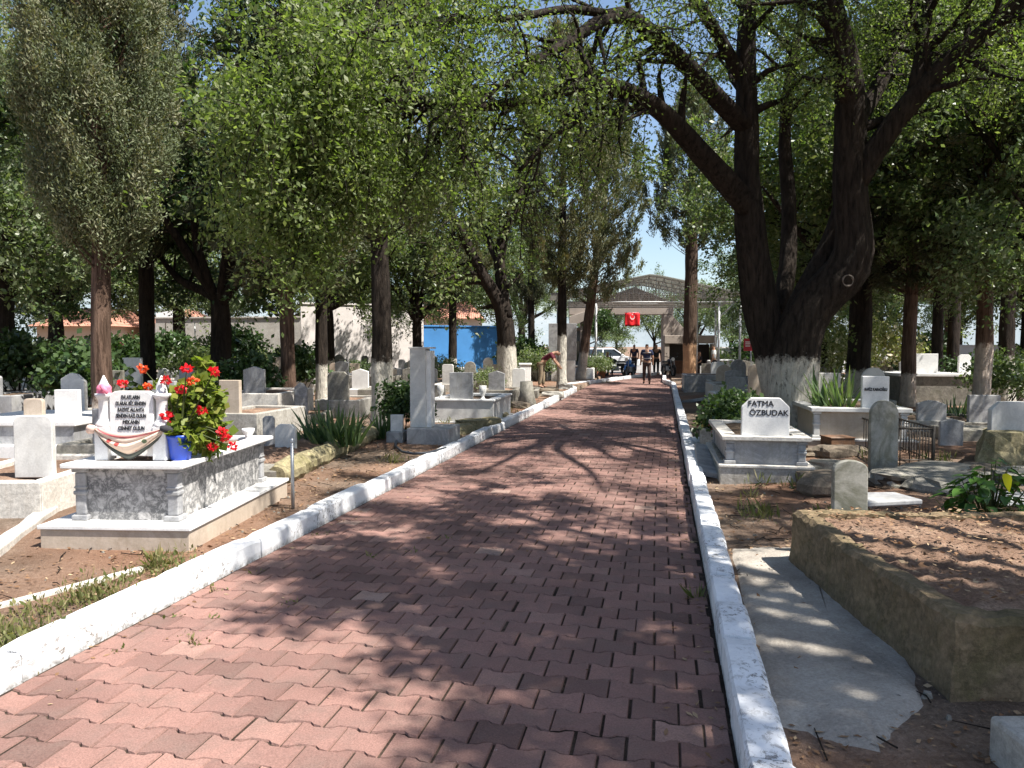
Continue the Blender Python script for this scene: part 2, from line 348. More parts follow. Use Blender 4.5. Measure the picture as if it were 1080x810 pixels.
def m_cement():
    t = NT('poured_cement'); c = t.coord(False)
    col = t.ramp(t.noise(c, 2.4, 8, 0.68), [(0.3, (0.24, 0.21, 0.18)), (0.5, (0.40, 0.36, 0.31)), (0.7, (0.52, 0.48, 0.42))])
    f = t.noise(c, 60, 5, 0.75); col = t.mix(0.7, col, t.mix(1.0, col, t.ramp(f, [(0.25, 0.55), (0.75, 1.3)]), 'MULTIPLY'))
    return t.done(t.pbr(col, 0.92, t.bump(t.math('ADD', f, t.noise(c, 9, 5)), 0.8, 0.02), spec=0.15))
M['cement'] = m_cement()
def m_scarf():
    t = NT('printed_headscarf'); c = t.n('ShaderNodeTexCoord').outputs['Object']
    a = t.n('ShaderNodeAttribute', attribute_name='vary').outputs['Fac']
    base = t.ramp(a, [(0.0, (0.62, 0.45, 0.38)), (0.13, (0.30, 0.03, 0.04)), (0.2, (0.72, 0.62, 0.52)), (0.32, (0.66, 0.52, 0.42)), (0.78, (0.60, 0.47, 0.36)), (0.80, (0.05, 0.06, 0.05)), (0.90, (0.10, 0.11, 0.09)), (1.0, (0.02, 0.02, 0.02))], 'LINEAR')
    v = t.n('ShaderNodeTexVoronoi'); t.l(c, v.inputs['Vector']); v.inputs['Scale'].default_value = 17
    fl = t.ramp(v.outputs['Distance'], [(0.28, 1.0), (0.36, 0.0)])
    fc = t.ramp(t.sep(v.outputs['Color'])[0], [(0.0, (0.42, 0.06, 0.05)), (0.5, (0.60, 0.33, 0.07)), (0.8, (0.10, 0.13, 0.07))], 'CONSTANT')
    band = t.ramp(a, [(0.30, 0.0), (0.36, 1.0), (0.74, 1.0), (0.80, 0.0)])
    col = t.mix(t.math('MULTIPLY', fl, band), base, fc)
    return t.done(t.pbr(col, 0.75, t.bump(t.noise(c, 90, 3), 0.3, 0.004)))
M['scarf'] = m_scarf()
def m_roof():
    t = NT('clay_roof_tiles'); c = t.coord(False)
    w = t.n('ShaderNodeTexWave'); t.l(c, w.inputs['Vector']); w.inputs['Scale'].default_value = 2.2; w.inputs['Distortion'].default_value = 1.0
    col = t.mix(w.outputs['Fac'], (0.36, 0.16, 0.11), (0.48, 0.24, 0.17))
    col = t.mix(1.0, col, t.ramp(t.noise(c, 2, 4), [(0.3, 0.75), (0.7, 1.2)]), 'MULTIPLY')
    return t.done(t.pbr(col, 0.85, t.bump(w.outputs['Fac'], 0.6, 0.05)))
M['tiles'] = m_roof()
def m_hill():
    t = NT('hazy_hillside'); c = t.coord(False)
    col = t.ramp(t.noise(c, 0.01, 8, 0.7), [(0.3, (0.14, 0.18, 0.20)), (0.7, (0.24, 0.26, 0.27))])  # distance haze is put into the bluish grey colour of the woods
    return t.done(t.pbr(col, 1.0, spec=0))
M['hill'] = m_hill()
def m_asph():
    t = NT('sunbleached_asphalt'); c = t.coord(False)
    col = t.ramp(t.noise(c, 1.5, 6, 0.7), [(0.3, (0.16, 0.15, 0.14)), (0.7, (0.28, 0.26, 0.25))])
    return t.done(t.pbr(col, 0.9, t.bump(t.noise(c, 60, 3), 0.4, 0.01)))
M['asphalt'] = m_asph()
# ------------------------------------------------------------------ camera, light, sky
cam = bpy.data.cameras.new('camera'); co = bpy.data.objects.new('camera', cam); COL.objects.link(co)
co.location = (0, 0, CAMZ); co.rotation_euler = (R(90)-PITCH, 0, 0)
cam.sensor_width = 36; cam.lens = 36*F/1080; cam.clip_end = 6000; cam.clip_start = 0.05
scene.camera = co
SUN_EL = R(59); SX, SY = 0.88, -0.475
sl = math.hypot(SX, SY); SX /= sl; SY /= sl
w = bpy.data.worlds.new('World'); scene.world = w; w.use_nodes = True
nt = w.node_tree; nt.nodes.clear()
sky = nt.nodes.new('ShaderNodeTexSky'); sky.sky_type = 'NISHITA'; sky.sun_disc = False
sky.sun_elevation = SUN_EL; sky.sun_rotation = math.atan2(SX, SY); sky.air_density = 1.0; sky.dust_density = 1.2; sky.ozone_density = 1.0
bg = nt.nodes.new('ShaderNodeBackground'); bg.inputs[1].default_value = 0.085
wo = nt.nodes.new('ShaderNodeOutputWorld'); nt.links.new(sky.outputs[0], bg.inputs[0]); nt.links.new(bg.outputs[0], wo.inputs[0])
su = bpy.data.lights.new('sun', 'SUN'); su.energy = 5.0; su.angle = R(0.55); su.color = (1.0, 0.955, 0.88)
so = bpy.data.objects.new('sun', su); COL.objects.link(so); so.location = (8, -4, 30)
sd = Vector((SX*math.cos(SUN_EL), SY*math.cos(SUN_EL), math.sin(SUN_EL)))
so.rotation_euler = sd.to_track_quat('Z', 'Y').to_euler()
scene.view_settings.view_transform = 'Standard'; scene.view_settings.look = 'None'
scene.view_settings.exposure = 1.25; scene.view_settings.gamma = 1.0
scene.render.engine = 'CYCLES'
scene.cycles.use_denoising = True
try: scene.cycles.denoiser = 'OPENIMAGEDENOISE'
except Exception: pass
scene.cycles.max_bounces = 8; scene.cycles.diffuse_bounces = 5; scene.cycles.glossy_bounces = 2; scene.cycles.transmission_bounces = 4
scene.cycles.sample_clamp_indirect = 6.0; scene.cycles.sample_clamp_direct = 12.0
# ------------------------------------------------------------------ ground: one sheet to the horizon, sunk under the path
us = [-900, -400, -200, -120, -80, -60, -45, -36, -30, -26, -23] + list(np.arange(-20, -8, 1.0)) + list(np.arange(-8, -3.3, 0.22)) + [-3.2, -3.09, -3.06, -3.04, -2.9, -2, -1, 0.2, 0.34, 0.36, 0.39, 0.5] \
    + list(np.arange(0.7, 6, 0.2)) + list(np.arange(6, 20, 1.0)) + [23, 26, 30, 36, 45, 60, 80, 120, 200, 400, 900]
vs_ = [-300, -60, -20, -8, -3] + list(np.arange(-1, 12, 0.2)) + list(np.arange(12, 42.6, 0.6)) + [42.9, 43.1, 44, 50, 60, 80, 120, 200, 400, 900, 2000, 4000]
mb = MB(); nu = len(us)
for v in vs_:
    for u in us:
        p = pv(u, v); mb.v.append((p.x, p.y, gz(p.x, p.y) if abs(u) < 60 and -20 < v < 130 else (-0.06 if v > 43 else 0.1)))
for j in range(len(vs_)-1):
    for i in range(nu-1):
        mb.f.append([j*nu+i, j*nu+i+1, (j+1)*nu+i+1, (j+1)*nu+i]); mb.sm.append(True)
tag(mb.build('ground', M['dirt']), 'reddish brown bare earth between the graves', kind='structure')
# ------------------------------------------------------------------ path: interlocking double-T pavers over a bed of dirt
mb = MB(); o = [pv(UL-0.02, -2), pv(UR+0.02, -2), pv(UR+0.02, 44), pv(UL-0.02, 44)]
mb.add([(p.x, p.y, -0.009) for p in o], [(0, 1, 2, 3)])
tag(mb.build('path_bed', M['joint']), 'dark dirt showing in the joints of the paved path', kind='structure')
def build_pavers():
    LU, LV, A = 0.210, 0.166, 0.0165
    def s(u):                                   # trapezoid wave, +1 round u=0, -1 round u=LU/2
        t = (u/LU) % 1.0; t = min(t, 1-t)*2     # 0 at the joint, 1 at the middle
        return max(-1.0, min(1.0, (0.5-t)*5.0))
    V = []; FA = []; vary = []
    rg = np.random.default_rng(5)
    j0, j1 = int(1.2/LV), int(43.5/LV)
    ks = [0.0, 0.2, 0.3, 0.7, 0.8, 1.0]
    for j in range(j0, j1):
        off = (j % 2)*LU/2; gap = 0.0036; near = j*LV < 13
        n = int((UR-UL)/LU)+2; row = rg.normal()*0.12
        drift = 0.02*math.sin(j*0.11)
        for i in range(-1, n+1):
            u0 = UL+off+i*LU+drift; a = max(u0, UL+0.012); b = min(u0+LU, UR-0.012)
            if b-a < 0.035: continue
            g = gap*(0.75+0.7*rg.random()); bev = 0.006 if near else 0.004
            top = []; bot = []
            cu = [a+g] + [u0+k*LU for k in ks[1:-1] if a+g+0.01 < u0+k*LU < b-g-0.01] + [b-g]
            jj = rg.normal(size=2)*0.0022; z0 = rg.normal()*0.002; tx, ty = rg.normal(size=2)*0.013
            for c in cu: bot.append((c+jj[0], (j-0.0)*LV - A*s(c-u0)+g+jj[1]))
            for c in reversed(cu): top.append((c+jj[0], (j+1)*LV + A*s(c-u0)-g+jj[1]))
            ring = bot+top; m = len(ring)
            cx = sum(p[0] for p in ring)/m; cy = sum(p[1] for p in ring)/m
            base = len(V)
            for (x, y) in ring:
                dx, dy = x-cx, y-cy; k = 1-bev/max(0.03, math.hypot(dx, dy))
                p = pv(cx+dx*k, cy+dy*k); V.append((p.x, p.y, z0+dx*tx+dy*ty))
            for (x, y) in ring:
                p = pv(x, y); V.append((p.x, p.y, z0-0.011+(x-cx)*tx+(y-cy)*ty))
            FA.append([base+q for q in range(m)])
            for q in range(m):
                r_ = (q+1) % m; FA.append([base+q, base+m+q, base+m+r_, base+r_])
            vv = min(0.94, max(0.0, 0.45+0.2*rg.normal()+row*0.6)) if rg.random() > -1 else 1.0
            vary += [vv]*(2*m)
    me = bpy.data.meshes.new('path'); me.from_pydata(V, [], FA)
    at_ = me.attributes.new('vary', 'FLOAT', 'POINT'); at_.data.foreach_set('value', vary); me.materials.append(M['paver'])
    o = bpy.data.objects.new('path', me); COL.objects.link(o)
    tag(o, 'path of red interlocking concrete pavers running to the gateway', kind='structure')
build_pavers()
# small far forecourt beyond the gateway
mb = MB(); o = [pv(-16, 44), pv(18, 44), pv(18, 75), pv(-16, 75)]
mb.add([(p.x, p.y, -0.004) for p in o], [(0, 1, 2, 3)]); tag(mb.build('forecourt', M['asphalt']), 'sunlit forecourt beyond the gateway', kind='structure')
# ------------------------------------------------------------------ kerbs, cast in lengths with ragged joints
def kerb(u_in, sgn, width, h, v0, v1, seed, ln=0.95, gapfreq=1.0, bend=None):
    rg = random.Random(seed); mb = MB(); v = v0
    while v < v1:
        L = ln*(0.8+0.4*rg.random()); hh = h*(0.94+0.12*rg.random()); ww = width*(0.95+0.1*rg.random()); ju = 0.006*rg.uniform(-1, 1)
        n = max(2, int(L/0.12)); prof0 = None; base = len(mb.v)
        for k in range(n+1):
            vv = v+L*k/n-(0.009*gapfreq if k == n else 0); e = 0.014*gapfreq**0.5 if k in (0, n) else 0.0
            bd = bend(vv) if bend else 0.0
            uo = u_in+ju+bd; ch = 0.022
            def q(): return 0.0022*rg.uniform(-1, 1)
            prof = [(0.0-0.0, -0.06), (0.004+q(), hh-ch-e+q()), (ch*0.7+q(), hh-e+q()), (ww-ch+q(), hh-0.004-e+q()), (ww+q(), hh-ch-e+q()), (ww, -0.06)]
            for (a, z) in prof:
                p = pv(uo+sgn*a, vv); mb.v.append((p.x, p.y, z))
        m = 6
        for k in range(n):
            for i in range(m-1):
                f = [base+k*m+i, base+k*m+i+1, base+(k+1)*m+i+1, base+(k+1)*m+i]
                mb.f.append(f if sgn < 0 else f[::-1]); mb.sm.append(False)
        e0 = [base+i for i in range(m)]; e1 = [base+n*m+i for i in range(m)]
        mb.f.append(e0[::-1] if sgn < 0 else e0); mb.f.append(e1 if sgn < 0 else e1[::-1]); mb.sm += [False, False]
        v += L
    return mb
bendL = lambda v: -0.0 if v < 26 else min(0.55, (v-26)*0.25)*(-1) if v < 29 else max(-0.55, -0.55+(v-29)*0.25)
tag(kerb(UL, -1, 0.17, 0.15, -1.5, 43, 3, 1.1, 0.8, bendL).build('kerb', M['kerb']), 'limewashed kerb on the tomb side of the path', kind='structure')
bendR = lambda v: 0.0 if v < 30 else -min(0.35, (v-30)*0.12)
tag(kerb(UR, 1, 0.165, 0.165, -1.0, 38, 8, 0.62, 1.6, bendR).build('kerb', M['kerb']), 'limewashed kerb beside the great forked tree', kind='structure')
# poured cement strip and earth beside the right kerb
def sheet(name, outline, m, z=0.012, label=None, drop=0.05, nz=0.012):
    from mathutils.geometry import tessellate_polygon
    mb = MB(); n = len(outline); cx = sum(p[0] for p in outline)/n; cy = sum(p[1] for p in outline)/n
    rings = 7; vs = [(cx, cy, gz(cx, cy)+z+nz*wob(cx*2, cy*2))]; fs = []
    for r in range(1, rings+1):
        k = r/rings
        for (x, y) in outline:
            X = cx+(x-cx)*k; Y = cy+(y-cy)*k
            vs.append((X, Y, gz(X, Y)+z+nz*wob(X*2, Y*2)-(drop if r == rings else 0)))
    for i in range(n): fs.append((0, 1+i, 1+(i+1) % n))
    for r in range(1, rings):
        for i in range(n):
            a = 1+(r-1)*n+i; b = 1+(r-1)*n+(i+1) % n; fs.append((a, a+n, b+n, b))
    mb.add(vs, fs, True); o = mb.build(name, m); return tag(o, label, kind='structure')
def dens(pts, n=6, jit=0.02, seed=1):
    rg = random.Random(seed); out = []
    for i in range(len(pts)):
        a, b = pts[i], pts[(i+1) % len(pts)]
        for k in range(n):
            t = k/n; out.append((a[0]+(b[0]-a[0])*t+rg.uniform(-jit, jit), a[1]+(b[1]-a[1])*t+rg.uniform(-jit, jit)))
    return out
cem = [tuple(G(*p, 0.06)[:2]) for p in ((812, 770), (930, 806), (985, 760), (968, 700), (915, 640), (872, 592), (842, 574), (764, 569))]
sheet('cement_strip', dens(cem, 9, 0.014), M['cement'], 0.02, 'poured cement strip along the kerb')
# ------------------------------------------------------------------ trees
def vperp(d, rg):
    a = Vector((rg.gauss(0, 1), rg.gauss(0, 1), rg.gauss(0, 1))); a -= d*a.dot(d); return a.normalized()
def limb(p0, d0, L, r0, r1, n, wander, droop, rg):
    pts = [Vector(p0)]; d = Vector(d0).normalized(); rad = [r0]
    for i in range(n):
        d = (d+vperp(d, rg)*wander*rg.random()+Vector((0, 0, -droop))).normalized()
        pts.append(pts[-1]+d*(L/n)); rad.append(r0+(r1-r0)*(i+1)/n)
    return pts, rad
def along(pts, t):
    n = len(pts)-1; k = min(n-1, int(t*n)); f = t*n-k
    return pts[k].lerp(pts[k+1], f), (pts[k+1]-pts[k]).normalized()
def dress(limbs, mb, rg, n2=7, l2=0.4, n3=5, l3=0.8, nleaf=30, sig=0.16, t0=0.3, up=0.25, droop=0.05, seg=5, twig=0.006, minr=0.012, wood3=True):
    """second and third order twigs on each limb -> leaf points"""
    LP = []
    for (pts, rad) in limbs:
        Ltot = sum((pts[i+1]-pts[i]).length for i in range(len(pts)-1))
        for i in range(n2):
            t = t0+(1-t0)*(i+rg.random())/n2; t = min(t, 0.999); p, d = along(pts, t)
            k = min(len(rad)-1, int(t*(len(rad)-1))); r = max(minr, rad[k]*0.45)
            dd = (d*0.55+vperp(d, rg)*0.9+Vector((0, 0, up))).normalized()
            L = (l2 if l2 > 0.75 else l2*Ltot)*(0.65+0.6*rg.random())
            p2, r2 = limb(p, dd, L, r, twig, 5, 0.45, droop, rg)
            mb.tube(p2, r2, seg, cap=False)
            for q in range(n3):
                t3 = 0.2+0.8*(q+rg.random())/n3; t3 = min(t3, 0.999); pp, d3 = along(p2, t3)
                e = (d3*0.6+vperp(d3, rg)*0.8+Vector((0, 0, up*0.6))).normalized()
                p3, r3 = limb(pp, e, l3*(0.6+0.7*rg.random()), twig*1.5, twig*0.5, 3, 0.5, droop*2.2, rg)
                if wood3: mb.tube(p3, r3, 3, cap=False)
                a = np.array([tuple(x) for x in p3]); m = max(1, int(nleaf*(0.5+rg.random())))
                tt = np.sqrt(rng.random(m))*(len(a)-1.001); ii = tt.astype(int); ff = (tt-ii)[:, None]
                LP.append(a[ii]*(1-ff)+a[ii+1]*ff+rng.normal(size=(m, 3))*sig)
    return np.concatenate(LP)
def trunk_tube(mb, pts, rad, n=14, noise=0.12, seed=0, flare=1.35):
    rad = list(rad); 
    P = [Vector(p) for p in pts]; PP = []; RR = []
    for i in range(len(P)-1):                        # resample for a knotty outline
        m = max(1, int((P[i+1]-P[i]).length/0.22))
        for k in range(m):
            t = k/m; PP.append(P[i].lerp(P[i+1], t)); RR.append(rad[i]+(rad[i+1]-rad[i])*t)
    PP.append(P[-1]); RR.append(rad[-1])
    # smooth the polyline
    for _ in range(2):
        PP = [PP[0]]+[(PP[i-1]+PP[i]*2+PP[i+1])/4 for i in range(1, len(PP)-1)]+[PP[-1]]
        RR = [RR[0]]+[(RR[i-1]+RR[i]*2+RR[i+1])/4 for i in range(1, len(RR)-1)]+[RR[-1]]
    if flare:
        for i in range(len(PP)):
            h = PP[i].z-PP[0].z
            if h < 0.5: RR[i] *= 1+(flare-1)*(1-h/0.5)**2
    rg = random.Random(seed); ph = [rg.uniform(0, 6.28) for _ in range(6)]
    base = len(mb.v); mb.tube(PP, RR, n, cap=True)
    c = 0
    for i in range(len(PP)):
        for k in range(n):
            a = 2*math.pi*k/n; z = PP[i].z
            f = 1+noise*(0.5*math.sin(3*a+ph[0]+z*0.6)+0.4*math.sin(5*a+ph[1]-z*1.1)+0.5*math.sin(2*a+ph[2]+z*1.9)*math.sin(z*2.7+ph[3]))
            v = Vector(mb.v[base+c]); mb.v[base+c] = tuple(PP[i]+(v-PP[i])*f); c += 1
def broad_mesh(nm, seed, H, z0, rt, spread, leafm, bark, nl=7, n2=7, n3=5, nleaf=30, leafL=0.14, leafW=0.075, lean=(0, 0), sig=0.2, up=0.25, l2=0.42, l3=0.8, low=True):
    rg = random.Random(seed); mb = MB()
    top = Vector((lean[0]*z0, lean[1]*z0, z0))
    tp = [Vector((0, 0, -0.1)), Vector((lean[0]*z0*0.3+rg.uniform(-.05, .05), lean[1]*z0*0.3, z0*0.35)), Vector((lean[0]*z0*0.7+rg.uniform(-.08, .08), lean[1]*z0*0.7, z0*0.72)), top]
    trunk_tube(mb, tp, [rt*1.1, rt, rt*0.92, rt*0.85], 12, 0.1, seed)
    limbs = []
    for i in range(nl):
        a = 2*math.pi*(i+0.5*rg.random())/nl; el = R(rg.uniform(25, 75)) if i else R(85)
        d = Vector((math.cos(a)*math.cos(el), math.sin(a)*math.cos(el), math.sin(el)))
        L = spread/max(0.45, math.cos(el))*(0.8+0.3*rg.random()); L = min(L, (H-z0)*1.05)
        if i == 0: L = (H-z0)*0.9
        p = top+Vector((0, 0, -rg.random()*z0*0.12))
        pts, rad = limb(p, d, L, rt*0.55, rt*0.08, 7, 0.32, -0.02, rg)
        trunk_tube(mb, pts, rad, 8, 0.08, seed+i, 0); limbs.append((pts, rad))
    LP = dress(limbs, mb, rg, n2, l2, n3, l3, nleaf, sig, 0.22, up, 0.07)
    return mb.mesh(nm+'_trunk', bark), leaf_cloud(nm+'_crown', LP, leafL, leafW, leafm, up=0.3)
def cypress_mesh(nm, seed, H, z0, Rm, leafm, bark, rt=0.16, ntuft=420, nspr=60, L=0.16, W=0.04, lean=(0, 0), prof=None, ragged=0.25, droop=0.0, inner=0.3, tw_=0.085, dm=0.62, tl=0.32, out=0.38):
    rg = np.random.default_rng(seed); r2 = random.Random(seed); mb = MB()
    def axis(z): return np.array([lean[0]*z, lean[1]*z, z])
    pts = [Vector((lean[0]*z+r2.uniform(-.03, .03)*(z > 0.3), lean[1]*z+r2.uniform(-.03, .03)*(z > 0.3), z)) for z in (-0.1, 0.4, z0*0.5, z0, z0+(H-z0)*0.4, z0+(H-z0)*0.75, H*0.97)]
    trunk_tube(mb, pts, [rt*1.08, rt, rt*0.95, rt*0.88, rt*0.6, rt*0.3, 0.02], 12, 0.12, seed)
    prof = prof or [(0, 0.45), (0.06, 0.8), (0.25, 1.0), (0.5, 0.95), (0.8, 0.6), (1.0, 0.12)]
    pz = [p[0] for p in prof]; pr = [p[1] for p in prof]
    P = []; D = []; VY = []
    ph = rg.uniform(0, 6.28, 8)
    for i in range(ntuft):
        t = rg.random()**0.95; z = z0+t*(H-z0); a = rg.uniform(0, 2*math.pi)
        lob = 1+ragged*(math.sin(3*a+ph[0]+z*0.9)*0.6+math.sin(5*a+ph[1]-z*1.7)*0.5+math.sin(2*a+z*2.9+ph[2])*0.5)
        rr = Rm*np.interp(t, pz, pr)*lob*math.sqrt(rg.uniform(inner, 1.0))
        c = axis(z)+np.array([math.cos(a)*rr, math.sin(a)*rr, 0])
        d = np.array([math.cos(a)*out, math.sin(a)*out, 1.0-droop*2]) + rg.normal(size=3)*0.22
        d /= np.linalg.norm(d); n = int(nspr*(0.6+0.8*rg.random())); ln = tl*(0.7+0.8*rg.random())
        s = rg.beta(1.5, 2.0, n)[:, None]
        wdt = tw_*(1-0.75*s)+0.012
        P.append(c+d*(s-0.35)*ln*2.2+rg.normal(size=(n, 3))*wdt)
        D.append(np.broadcast_to(d, (n, 3))); VY.append(np.clip(rg.random()*0.7+rg.random(n)*0.4, 0, 1))
        if i % 3 == 0:                                   # a thin bough carrying the tuft
            q = axis(max(z0*0.9, z-0.35-0.4*rr)); mb.tube([Vector(q), Vector(q).lerp(Vector(c), 0.5)+Vector((0, 0, -0.05)), Vector(c)], [0.022, 0.014, 0.006], 4, cap=False)
    me = leaf_cloud(nm+'_crown', np.concatenate(P), L, W, leafm, np.concatenate(D), dm, rg, vary=np.concatenate(VY))
    return mb.mesh(nm+'_trunk', bark), me
TREES = {}
def plant(name, meshes, loc, rz, label, cat='tree', group=None, paint=0.0, sc=1.0):
    t = thing(name, label, cat, loc, rz, group); t.scale = (sc, sc, sc)
    tr = link(bpy.data.objects.new('trunk', meshes[0]), t); tr['paint'] = paint/sc
    link(bpy.data.objects.new('crown', meshes[1]), t)
    return t
def base_at(px, Y):
    x = (px-540)/F*Y; 
    return Vector((x, Y, gz(x, Y)-0.03))
# --- the big forked tree on the right
def big_tree():
    B = at(836, 462, 12.2); B.z = gz(B.x, B.y)-0.05
    t = thing('forked_tree', 'huge dark forked broadleaf tree with whitewashed base beside the path', 'tree', B)
    def L_(lst): 
        pts = [at(px, py, Y)-B for px, py, Y, r in lst]; return pts, [r for *_, r in lst]
    wood = MB()
    def tube(lst, n=12, seed=0, flare=0, noise=0.13):
        pts, rad = L_(lst); trunk_tube(wood, pts, rad, n, noise, seed, flare); return pts, rad
    main = tube([(838, 470, 12.2, .47), (838, 440, 12.2, .42), (838, 400, 12.2, .385), (840, 360, 12.15, .36), (850, 335, 12.1, .33), (872, 308, 12.0, .31), (898, 287, 11.9, .345), (908, 264, 11.9, .33), (899, 238, 11.9, .265), (896, 200, 11.85, .25), (896, 150, 11.8, .24), (899, 105, 11.7, .225), (893, 60, 11.5, .19), (880, 20, 11.3, .17), (866, -30, 11.1, .15), (850, -110, 10.8, .12), (835, -220, 10.4, .07)], 18, 1, 1.25)
    left = tube([(826, 420, 12.5, .33), (818, 385, 12.6, .31), (806, 340, 12.6, .30), (797, 290, 12.6, .275), (791, 235, 12.5, .235), (787, 180, 12.5, .205), (788, 120, 12.4, .17), (786, 60, 12.3, .145), (790, -20, 12.2, .12), (800, -120, 12, .07)], 14, 2)
    mid = tube([(832, 352, 12.3, .24), (848, 312, 12.35, .20), (868, 275, 12.4, .18), (884, 240, 12.4, .17), (893, 205, 12.3, .16)], 12, 3)
    back = tube([(822, 330, 12.9, .16), (832, 280, 13.2, .15), (832, 215, 13.4, .13), (826, 150, 13.5, .11), (832, 80, 13.6, .09), (850, 0, 13.6, .06)], 10, 4)
    rightb = tube([(898, 200, 11.85, .17), (922, 158, 11.7, .175), (945, 128, 11.6, .165), (968, 98, 11.4, .155), (1000, 66, 11.2, .14), (1036, 36, 11, .125), (1075, 5, 10.8, .11), (1130, -50, 10.5, .07)], 12, 5)
    r2 = tube([(966, 98, 11.4, .12), (973, 72, 11.4, .10), (972, 40, 11.5, .08), (985, -20, 11.6, .05)], 10, 6)
    r3 = tube([(905, 130, 11.9, .10), (922, 100, 12.2, .12), (940, 60, 12.5, .11), (960, 20, 12.8, .09), (985, -40, 13, .05)], 10, 7)
    arch = tube([(792, 222, 12.5, .20), (768, 192, 12.2, .185), (740, 163, 11.9, .17), (712, 130, 11.6, .155), (690, 108, 11.3, .14), (662, 95, 11.0, .125), (630, 86, 10.6, .11), (600, 92, 10.2, .095), (560, 106, 9.8, .08), (505, 114, 9.4, .065), (455, 112, 9.0, .045), (405, 104, 8.6, .03), (350, 100, 8.3, .015)], 10, 8, noise=0.2)
    arch2 = tube([(788, 135, 12.4, .15), (752, 98, 12.0, .14), (728, 70, 11.7, .13), (700, 45, 11.4, .12), (675, 22, 11.1, .11), (655, 13, 10.8, .10), (632, 22, 10.5, .09), (605, 42, 10.1, .08), (570, 62, 9.7, .06), (530, 90, 9.3, .04), (490, 120, 9.0, .02)], 10, 9, noise=0.2)
    a3 = tube([(787, 90, 12.4, .11), (760, 40, 12.1, .10), (735, 0, 11.8, .09), (700, -50, 11.3, .07), (650, -100, 10.6, .04)], 8, 10)
    a4 = tube([(640, 14, 10.6, .06), (600, 8, 10.1, .055), (540, 20, 9.4, .045), (470, 22, 8.7, .035), (400, 30, 8.1, .025), (330, 45, 7.7, .015), (270, 70, 7.5, .008)], 8, 11)
    a5 = tube([(690, 108, 11.3, .07), (655, 118, 11, .06), (610, 122, 10.6, .05), (580, 145, 10.3, .04), (548, 180, 10.1, .025)], 8, 12)
    a6 = tube([(455, 112, 9.0, .035), (400, 132, 8.5, .03), (340, 145, 8.1, .02), (285, 160, 7.9, .01)], 6, 13)
    # unseen limbs above the frame, laid out toward the sun to shade the path
    def W_(lst, seed):
        pts = [Vector(p[:3])-B for p in lst]; rad = [p[3] for p in lst]; trunk_tube(wood, pts, rad, 8, 0.12, seed, 0); return pts, rad
    t1 = W_([(5.45, 11.4, 7.0, .13), (4.6, 10.2, 8.6, .11), (4.4, 8.8, 9.8, .08), (4.2, 7.6, 10.4, .03)], 20)
    t2 = W_([(4.6, 12.4, 7.4, .12), (4.0, 12.6, 9.2, .10), (3.4, 12.8, 10.4, .07), (2.8, 12.6, 10.9, .03)], 21)
    t3 = W_([(5.4, 11.3, 7.6, .12), (6.4, 9.9, 9.0, .09), (7.2, 8.4, 10, .06), (7.8, 7.2, 10.4, .03)], 22)
    t4 = W_([(4.3, 12.3, 8.4, .10), (3.6, 13.8, 10, .08), (2.6, 15.4, 11, .03)], 23)
    t5 = W_([(5.0, 11.0, 9.0, .10), (5.6, 12.6, 10.6, .08), (6.6, 14.2, 11.6, .03)], 24)
    over = []
    for i, (gx_, gy_) in enumerate(((1.0, 8.0), (3.4, 9.0), (-0.5, 9.1), (1.8, 9.6), (0.4, 10.8), (2.2, 11.6), (1.0, 12.6), (1.8, 13.4), (0.6, 14.4), (2.6, 15.0))):
        z = 8.6+1.7*((i*0.618) % 1); x = gx_+SX*z/math.tan(SUN_EL); y = gy_+SY*z/math.tan(SUN_EL)
        over.append(W_([(5.0+0.1*math.sin(i), 11.3, 7.4+0.08*i, .10), (5.0*0.6+x*0.4+0.2*math.sin(i), 11.3*0.6+y*0.4, 8.6, .075), (5.0*0.25+x*0.75, 11.3*0.25+y*0.75+0.2*math.sin(i*2), z-0.3, .05), (x, y, z, .02)], 40+i))
    rg = random.Random(4); tw = wood; C = []
    C.append(dress(over, tw, rg, 5, 1.1, 5, 0.55, 150, 0.11, 0.6, 0.05, 0.03))
    C.append(dress([arch, arch2], tw, rg, 22, 1.3, 6, 0.7, 46, 0.11, 0.22, 0.15, 0.10))
    C.append(dress([a4, a6], tw, rg, 18, 1.25, 8, 0.7, 125, 0.12, 0.25, 0.0, 0.16))
    C.append(dress([(arch[0][9:], arch[1][9:])], tw, rg, 18, 1.35, 8, 0.75, 115, 0.13, 0.0, -0.05, 0.16))
    C.append(dress([a3, a5], tw, rg, 12, 1.3, 6, 0.7, 70, 0.13, 0.15, 0.1, 0.08))
    C.append(dress([main], tw, rg, 14, 1.4, 6, 0.7, 80, 0.14, 0.62, 0.2, 0.05))
    C.append(dress([left, back], tw, rg, 12, 1.4, 6, 0.7, 70, 0.14, 0.62, 0.2, 0.05))
    C.append(dress([rightb, r2, r3], tw, rg, 14, 1.4, 6, 0.7, 84, 0.14, 0.42, 0.1, 0.06))
    C.append(dress([t1, t2, t3, t4, t5], tw, rg, 9, 1.3, 6, 0.6, 150, 0.13, 0.15, 0.1, 0.03))
    o = wood.build('trunk', M['bark'], t); o['paint'] = 1.38
    link(bpy.data.objects.new('crown', leaf_cloud('forked_tree_crown', np.concatenate(C), 0.06, 0.029, M['leaf_big'], up=0.2)), t)
    # pruned branch scar: a pale ring round a dark hollow on the knee of the right stem
    k = MB(); c = at(894, 296, 11.56)-B
    k.tube([c+Vector((0.085*math.cos(a), -0.02*math.sin(a*0.5), 0.085*math.sin(a))) for a in np.linspace(0, 6.2, 18)], [0.012+0.006*math.sin(3*a) for a in np.linspace(0, 6.2, 18)], 6)
    k.build('pruning_scar', m_plain('healed_bark', (0.15, 0.125, 0.105), 0.9, bump=0.2), o)
    return t
big_tree()
